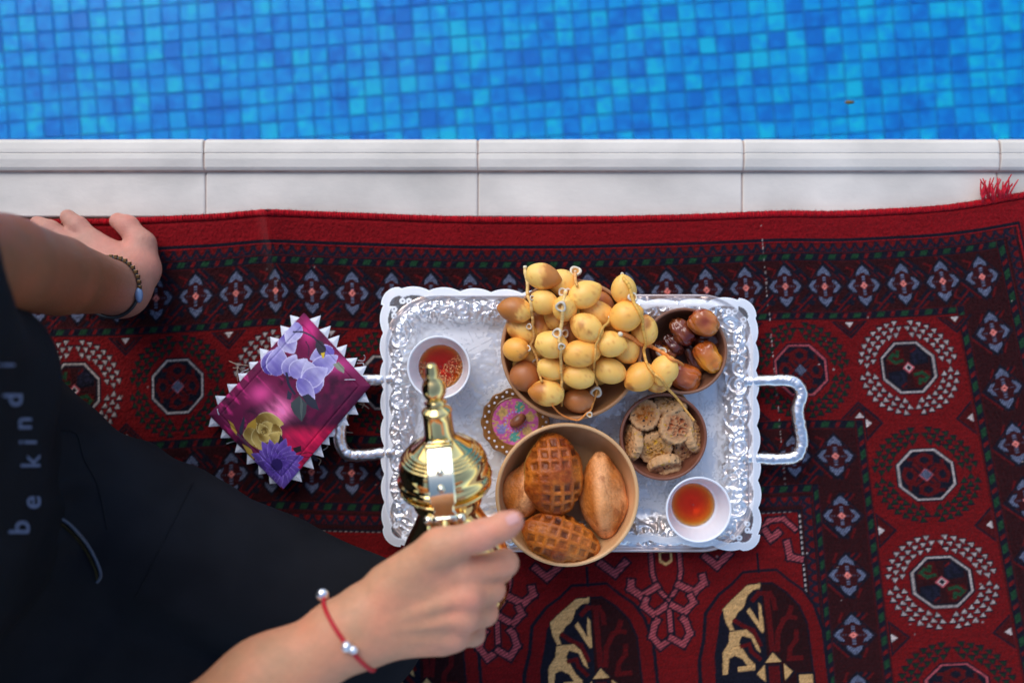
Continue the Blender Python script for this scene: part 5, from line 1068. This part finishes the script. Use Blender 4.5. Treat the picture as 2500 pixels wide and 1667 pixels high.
# right hand (on the pot handle)
wr = W3(858, 1532, .262)
MCP = [W3(1128, 1398, .268), W3(1140, 1452, .271), W3(1134, 1506, .266), W3(1108, 1552, .256)]
PIP = [W3(1232, 1374, .252), W3(1200, 1438, .249), W3(1184, 1496, .243), W3(1156, 1548, .236)]
DIP = [W3(1222, 1392, .222), W3(1192, 1448, .217), W3(1170, 1504, .212), W3(1142, 1552, .210)]
TIP = [W3(1150, 1398, .205), W3(1122, 1456, .203), W3(1102, 1510, .200), W3(1078, 1554, .199)]
FR_ = [.0118, .0116, .0110, .0098]
elb, sho = np.array([-.345, -.385, .285]), np.array([-.475, -.315, .50])
def right_arm(P):
    d = cone(P, elb, wr + (elb - wr) * .35, .042, .036); d = smin(d, cone(P, wr + (elb - wr) * .35, wr, .0365, .0265), .03)
    d = smin(d, cone(P, sho, elb, .050, .041), .03)
    d = smin(d, cone(P, wr + (elb - wr) * .08 + (.004, .010, .001), wr + (.012, .008, .004), .024, .024), .015); d = smin(d, cone(P, wr + (elb - wr) * .08 - (.004, .010, .0), wr + (.012, -.010, 0), .023, .023), .015)
    for k in range(4):
        a = wr + (MCP[k] - wr) * .12 + np.array([0, (.012, .004, -.005, -.013)[k], -.002]); b = MCP[k] + np.array([0, 0, -.0035]); d = smin(d, cone(P, a, b, .0185, (.0128, .0130, .0125, .0115)[k]), .012)
    d = smin(d, cone(P, wr + (.02, .018, -.004), MCP[0] + (-.02, .004, -.010), .020, .018), .015)
    d = smin(d, cone(P, W3(960, 1530, .250), W3(1080, 1560, .246), .018, .013), .014)
    for k in range(4):                                             # knuckles and finger chains
        d = smin(d, cone(P, MCP[k], MCP[k] + (0, 0, .0012), .0118, .0112), .008)
        c = cone(P, MCP[k], PIP[k], FR_[k] * 1.13, FR_[k] * 1.02); c = smin(c, cone(P, PIP[k], DIP[k], FR_[k] * 1.02, FR_[k] * .92), .004); c = smin(c, cone(P, DIP[k], TIP[k], FR_[k] * .93, FR_[k] * .78), .004)
        d = smin(d, c, .0045)
    t0, t1, t2, t3 = W3(955, 1432, .262), W3(1074, 1336, .276), W3(1176, 1306, .281), W3(1252, 1272, .279)
    c = cone(P, t0, t1, .0225, .0158); c = smin(c, cone(P, t1, t2, .0152, .0132), .010); c = smin(c, cone(P, t2, W3(1230, 1284, .281), .0126, .0122), .006); c = smin(c, cone(P, W3(1230, 1284, .281), t3, .0120, .0098), .004)
    d = smin(d, c, .010)
    # tendons on the back of the hand and the fold by the thumb web
    for k in range(1, 4):
        a = wr + (MCP[k] - wr) * .35 + np.array([0, 0, .0135]); b = MCP[k] + np.array([-.004, 0, .0085]); d = smin(d, cone(P, a, b, .0028, .0034), .0075)
    return d
Va, Fa = surface(right_arm, (-.54, -.46, .16), (.03, -.14, .56), .0026)
# left arm, propped on the rug
wl_ = W3(296, 706, .056); el_, sl_ = np.array([-.432, .066, .285]), np.array([-.470, .055, .52])
def left_arm(P):
    d = cone(P, sl_, el_, .046, .0415); d = smin(d, cone(P, el_, el_ + (wl_ - el_) * .4, .0415, .0368), .006); d = smin(d, cone(P, el_ + (wl_ - el_) * .4, wl_, .0368, .0262), .006)
    hb = W3(332, 668, .036); kn = [W3(232, 592, .030), W3(184, 604, .031), W3(146, 628, .029), W3(120, 662, .025)]
    d = smin(d, cone(P, wl_, hb, .0265, .0230), .02)
    for k in range(4): d = smin(d, cone(P, hb + np.array([(-.004, -.012, -.022, -.030)[k], (.006, .001, -.005, -.012)[k], 0]), kn[k], .0190, .0125), .014)
    d = smin(d, cone(P, wl_ + (-.012, .0, -.01), W3(230, 640, .030), .024, .018), .016)
    T = [[(192, 552, .026), (166, 530, .018)], [(122, 560, .027), (92, 546, .018)], [(84, 596, .025), (52, 586, .017)], [(64, 650, .022), (36, 650, .016)]]
    for k in range(4):
        a, b = W3(*T[k][0]), W3(*T[k][1]); c = cone(P, kn[k], a, .0112, .0100); c = smin(c, cone(P, a, b, .0102, .0086), .004); d = smin(d, c, .005)
    t = [W3(352, 652, .032), W3(348, 596, .028), W3(312, 552, .023), W3(288, 540, .019)]
    c = cone(P, t[0], t[1], .0175, .0135); c = smin(c, cone(P, t[1], t[2], .0135, .0112), .008); c = smin(c, cone(P, t[2], t[3], .0112, .0094), .006); d = smin(d, c, .010)
    return d
Vb, Fb = surface(left_arm, (-.56, .0, .0), (-.34, .17, .58), .0026)
# trunk, legs and head under the clothes
hipL, kneeL, ankL = np.array([-.478, -.160, .128]), np.array([-.162, -.296, .078]), np.array([-.38, -.52, .055])
hipR, kneeR, ankR = np.array([-.500, -.300, .125]), np.array([-.28, -.66, .11]), np.array([-.10, -.60, .05])
HD = np.array([-.585, -.13, .80])
def trunk(P):
    q = P.copy(); d = cone(P, (-.53, -.15, .15), (-.515, -.135, .42), .105, .100, sc=(1, 1.3, 1)); d = smin(d, cone(P, sl_ + (.0, -.03, 0), sho + (0, .03, 0), .055, .055), .05)
    d = smin(d, cone(P, (-.55, -.135, .52), HD - (0.0, 0, .06), .050, .048), .03); hd = ellip(P, HD, (.095, .075, .115)); hd = smin(hd, ellip(P, HD + (.04, 0, -.06), (.055, .050, .055)), .04)
    hd = smin(hd, cone(P, HD + (.090, 0, .005), HD + (.108, 0, -.022), .008, .012), .012)
    for s in (-1, 1): hd = np.maximum(hd, -ellip(P, HD + (.092, s * .030, .012), (.016, .018, .010)) ) if False else smin(hd, ellip(P, HD + (-.005, s * .076, -.01), (.018, .012, .030)), .008)
    hd = np.maximum(hd, -ellip(P, HD + (.108, 0, -.058), (.012, .022, .0035))); d = smin(d, hd, .02)
    for a, b, c in ((hipL, kneeL, ankL), (hipR, kneeR, ankR)):
        d = smin(d, cone(P, a, b, .072, .050), .03); d = smin(d, cone(P, b, c, .046, .032), .02); t = c + (c - b) / np.linalg.norm(c - b) * .11; t[2] = .035; d = smin(d, cone(P, c, t, .034, .026), .02)
    return d
Vc, Fc = surface(trunk, (-.78, -.82, .004), (.0, .14, .98), .0085)
sk, tan = hexlin('#c98c69', 1.1), hexlin('#875033', 1.05); pn_ = Noise(12)  # tan: browned skin tone that also holds the left arm's shade
def skin(V, kind):
    n1 = pn_.fbm(V[:, 0] * 45, V[:, 1] * 45, V[:, 2] * 45)[:, None]; n2 = pn_(V[:, 0] * 260, V[:, 1] * 260, V[:, 2] * 260)[:, None]; C = np.repeat(sk[None], len(V), 0)
    if kind == 'r':
        pk = np.zeros(len(V))
        for q, r in [(m_, .017) for m_ in MCP] + [(m_, .013) for m_ in PIP] + [(W3(1256, 1272, .283), .020), (W3(1176, 1312, .285), .02)]: pk = np.maximum(pk, np.exp(-(np.linalg.norm(V - q, axis=1) / r) ** 2))
        C = C * (1 - .45 * pk[:, None]) + hexlin('#d9867a', 1.1) * (.45 * pk[:, None]); t = smooth(.02, .14, np.linalg.norm(V - wr, axis=1) * (V[:, 0] < wr[0]))[:, None]; C = C * (1 - .35 * t) + tan * 1.6 * .35 * t
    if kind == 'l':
        t = smooth(.035, .17, V[:, 2])[:, None]; C = hexlin('#ba7f6c', 1.05) * (1 - t) + tan * t  # left arm darkens upward: tanned skin plus shade put into the colour
    return np.clip(C * (1 + .16 * n1 + .06 * n2) * np.array([1, 1, 1]) * (1 + np.array([.06, -.05, -.05]) * n1 * 2), 0, 1)
SKIN = M('skin', rough=.54, attr=True, bump=(420, .5, .0012), sss=.14, sssr=(1, .35, .2), spec=.35)
V = np.vstack([Va, Vb, Vc]) - PO; F = np.vstack([Fa, Fb + len(Va), Fc + len(Va) + len(Vb)])
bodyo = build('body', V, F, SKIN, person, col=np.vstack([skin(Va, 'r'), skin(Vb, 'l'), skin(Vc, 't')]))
bodyo['label'] = 'bare arms and hands, one on the pot handle, one propped on the rug edge'
bpy.context.view_layer.update(); bb = bvh_of(bodyo)
def nail(cx, cy, L_, W_, ang, lift=.0006):
    a = math.radians(ang); V = []; n = 10
    for i in range(n):
        for j in range(7):
            x = (i / (n - 1) - .5) * L_; w = W_ * math.sqrt(max(0, 1 - (2 * (i / (n - 1)) - 1) ** 4 * .55)); y = (j / 6 - .5) * w; h_ = hit(bb, cx + x * math.cos(a) - y * math.sin(a), cy + x * math.sin(a) + y * math.cos(a), lift)
            V.append(h_ if h_ is not None else at(cx, cy, .27))
    o = build('thumbnail', np.array([tuple(q) for q in V]) - PO, gridfaces(n, 7)[:, ::-1], M('nail', tuple(hexlin('#d89c90', 1.05)), .25, coat=.3), bodyo)
nail(1250, 1267, 30, 24, -28)
# shirt
sn = Noise(23)
def shirt(P):
    d = cone(P, (-.555, -.150, .17), (-.520, -.125, .44), .138, .132, sc=(1, 1.28, 1)); d = smin(d, cone(P, sl_ + (-.01, -.02, 0), sho + (-.01, .02, 0), .075, .075), .06)
    d = smin(d, cone(P, sl_, el_ + (sl_ - el_) * .45, .068, .066), .03); d = smin(d, cone(P, (-.455, .015, .44), (-.462, -.03, .29), .074, .078), .04); d = smin(d, cone(P, sho, elb + (sho - elb) * .42, .066, .062), .03)
    d = d + .006 * sn(P[..., 0] * 9, P[..., 1] * 14, P[..., 2] * 10) + .006 * np.abs(sn(P[..., 0] * 12, P[..., 1] * 9 + P[..., 2] * 14, P[..., 2] * 8)) + .0025 * sn(P[..., 0] * 20 + P[..., 2] * 16, P[..., 1] * 34, P[..., 2] * 12)
    d = np.maximum(d, .135 + .02 * np.sin(P[..., 1] * 14) - P[..., 2]); d = np.maximum(d, -cone(P, (-.55, -.135, .53), (-.57, -.135, .75), .062, .07)); return d
Vs, Fs_ = surface(shirt, (-.80, -.52, .10), (-.33, .20, .64), .0065)
BLK = M('black_cotton_jersey', tuple(hexlin('#14161b', 1.)), .9, bump=(900, .3, .0008), spec=.12, noise=(20, .2))
shirto = build('shirt', Vs - PO, Fs_, BLK, person); shirto['label'] = 'black jersey shirt with small grey lettering'
# trousers
tn_ = Noise(29)
def trousers(P):
    d = cone(P, (-.55, -.16, .13), (-.545, -.16, .20), .135, .125, sc=(1, 1.3, 1))
    d = smin(d, cone(P, hipL, kneeL, .094, .066), .05); d = smin(d, cone(P, (-.48, -.24, .10), (-.30, -.44, .06), .085, .07), .04); d = smin(d, cone(P, kneeL, ankL + (kneeL - ankL) * .1, .062, .046), .03)
    d = smin(d, cone(P, hipR, kneeR, .094, .068), .05); d = smin(d, cone(P, kneeR, ankR + (kneeR - ankR) * .1, .064, .048), .03)
    s = (P[..., 0] * .9 - P[..., 1] * .42); d = d + .0080 * tn_(s * 14, P[..., 1] * 9 + P[..., 0] * 8, P[..., 2] * 10) + .0030 * tn_(s * 34, P[..., 1] * 8, P[..., 2] * 14)
    rg = tn_(s * 11 + 3, (P[..., 1] * .9 + P[..., 0] * .42) * 26, P[..., 2] * 9); d = d + .0060 * np.abs(rg) - .003
    w = np.hypot(P[..., 0] + .43, P[..., 1] + .17); d = d + .0035 * np.sin((P[..., 0] * .5 - P[..., 1] * .85) * 150) * np.exp(-(w / .055) ** 2)
    return np.maximum(d, .0095 - P[..., 2])
Vt, Ft = surface(trousers, (-.74, -.78, .004), (-.07, .05, .36), .0052)
JEAN = M('black_denim', tuple(hexlin('#1a1b20', 1.)), .85, bump=(1000, .35, .0007), spec=.1, noise=(14, .25))
tro = build('trousers', Vt - PO, Ft, JEAN, person); tro['label'] = 'black denim trousers with a zipped pocket'
hv, hf = surface(lambda P: np.maximum(np.maximum(smin(ellip(P, HD + (-.012, 0, .020), (.108, .090, .112)), ellip(P, HD + (-.05, 0, -.04), (.075, .078, .09)), .03), -ellip(P, HD + (.10, 0, -.03), (.075, .068, .085))) + .003 * sn(P[..., 0] * 60, P[..., 1] * 60, P[..., 2] * 25), HD[2] - .14 - P[..., 2]), (-.76, -.26, .62), (-.44, .0, .96), .006)
build('hair', hv - PO, hf, M('dark_hair', (.015, .011, .009), .5, bump=(300, .6, .003), stretch=(1, 1, .1)), person)
bpy.context.view_layer.update(); bs = bvh_of(shirto); bt = bvh_of(tro)
# lettering on the shirt
INK = M('grey_screen_print', tuple(hexlin('#5c6885')), .8)
def letter(ch, px, py, size):
    cu = bpy.data.curves.new('letter', 'FONT'); cu.body = ch; cu.align_x = 'CENTER'; cu.size = 1; cu.offset = .008; tmp = bpy.data.objects.new('letter', cu); COL.objects.link(tmp)
    me = bpy.data.meshes.new_from_object(tmp.evaluated_get(bpy.context.evaluated_depsgraph_get())); bpy.data.objects.remove(tmp); bm = bmesh.new(); bm.from_mesh(me)
    bmesh.ops.triangulate(bm, faces=bm.faces); bmesh.ops.subdivide_edges(bm, edges=bm.edges, cuts=1); V = []; ok = True
    for v in bm.verts:
        h_ = hit(bs, px + (-v.co.y + .3) * size, py - v.co.x * size, .0012)
        if h_ is None: ok = False; break
        V.append(np.array(h_) - PO)
    bm.verts.index_update(); F = [tuple(q.index for q in f.verts) for f in bm.faces]; bm.free()
    if ok: build('letter', V, F, INK, shirto, smooth_=False)
for ch, x, y, s in (('b', 46, 1287, 72), ('e', 74, 1226, 70), ('k', 74, 1126, 68), ('i', 66, 1078, 66), ('n', 53, 1032, 68), ('d', 30, 975, 68), ('i', 14, 890, 60)): letter(ch, x, y, s)
# zipped pocket and seam lines on the trousers
def on(bv_, P, n, lift):
    out = []
    for x, y in spline(np.array(P, float), n):
        h_ = hit(bv_, x, y, lift)
        if h_ is not None: out.append(np.array(h_) - PO)
    return out
ZIP = M('dark_zip_tape', tuple(hexlin('#3a4152')), .45); TEETH = M('aged_zip_metal', tuple(hexlin('#6a5f42')), .35, .9)
zpts = [(118, 1262), (150, 1268), (180, 1290), (208, 1320), (228, 1352), (243, 1385), (246, 1405), (236, 1420)]
c = on(bt, zpts, 50, .0012)
if len(c) > 5:
    zo = build('zipper', *tube(np.array(c), .0017, 6), ZIP, tro); c2 = on(bt, [(x - 8, y + 8) for x, y in zpts[:-1]], 44, .0010); parts = [box(q[0] - .001, q[0] + .001, q[1] - .001, q[1] + .001, q[2] - .0008, q[2] + .0010) for q in c2]
    if parts: build('zipper_teeth', *join(parts), TEETH, zo, smooth_=False)
for P in ([(330, 1460), (400, 1320), (440, 1240), (470, 1180)], [(140, 1050), (185, 1060), (205, 1120), (240, 1190), (262, 1290)]):
    c = on(bt, P, 40, .0004)
    if len(c) > 5: build('seam', *tube(np.array(c), .0007, 5), JEAN, tro)
# bracelets
def wrist_ring(axis_p, axis_d, surf, n, lift, tiltv=(0, 0, 0)):
    d = Vector(axis_d).normalized() + Vector(tiltv); Fm = frame(d); out = []
    for k in range(n):
        a = 2 * math.pi * k / n; v = Vector(Fm[:, 0] * math.cos(a) + Fm[:, 1] * math.sin(a)); o = Vector(axis_p) + v * .09; r = surf.ray_cast(o, -v, .09)
        p = r[0] if r[0] is not None else Vector(axis_p) + v * .028; out.append(np.array(p + v * lift))
    return np.array(out)
R1 = wrist_ring(wr + (elb - wr) * .02, wr - elb, bb, 90, .0012, (.0, .05, 0)); R1 = np.vstack([R1, R1[:3]])
br = empty('cord_bracelet', tuple(R1[0])); tag(br, 'thin red cord bracelet with a silver bead on the pouring wrist', 'bracelet')
REDC = M('red_waxed_cord', tuple(hexlin('#b0101f', 1.2)), .55, bump=(600, .4, .0006)); SIL = M('silver_bead', (.86, .85, .87), .28, 1., noise=(200, .15))
build('cord', *tube(R1 - R1[0], .0019, 8), REDC, br)
def near_px(R, px, py):
    return min(range(len(R)), key=lambda k: (1250 + R[k][0] / S(R[k][2]) - px) ** 2 + (833.5 - R[k][1] / S(R[k][2]) - py) ** 2 - 4e5 * (R[k][2] > wr[2]) )
k = near_px(R1, 858, 1570); V, F = ball(16, 10); build('bead', np.vstack([V * (.0052, .0050, .0052), V * (.0040, .0038, .0040) + (.0055, -.0028, 0)]) + R1[k] - R1[0] + (0, 0, .002), np.vstack([F, F + len(V)]), SIL, br)
k = near_px(R1, 822, 1440); build('charm', V * (.0058, .0054, .0036) + R1[k] - R1[0] + (-.002, .004, -.002), F, SIL, br)
R2 = wrist_ring(wl_ + (el_ - wl_) * .10, wl_ - el_, bb, 72, .0022, (.12, .10, 0)); 
bl = empty('beaded_bracelet', tuple(R2[0])); tag(bl, 'dark bracelet with gold square beads and a blue oval stone on the propped wrist', 'bracelet')
build('band', *tube(np.vstack([R2, R2[:2]]) - R2[0], .0018, 8, 1.), M('dark_bracelet_band', tuple(hexlin('#2e3234')), .5), bl)
GB = M('gold_hematite_bead', tuple(hexlin('#6a5234')), .3, .7); bxv, bxf = box(-.0027, .0027, -.0027, .0027, -.0027, .0027, .0006)
ks = [k for k in range(len(R2)) if R2[k][0] > wl_[0] - .02 and R2[k][1] > wl_[1] - .004]
for k in ks[::2]: build('bead', np.array(bxv) * .68 + R2[k] - R2[0] + (R2[k] - wl_) * .03, bxf, GB, bl, smooth_=False)
k = min(range(len(R2)), key=lambda k: (1250 + R2[k][0] / S(R2[k][2]) - 348) ** 2 + (833.5 - R2[k][1] / S(R2[k][2]) - 724) ** 2)
build('stone', V * (.0040, .0085, .0045) + R2[k] - R2[0] + (.001, 0, .001), F, M('blue_oval_stone', tuple(hexlin('#6f86a8')), .25, coat=.4), bl)
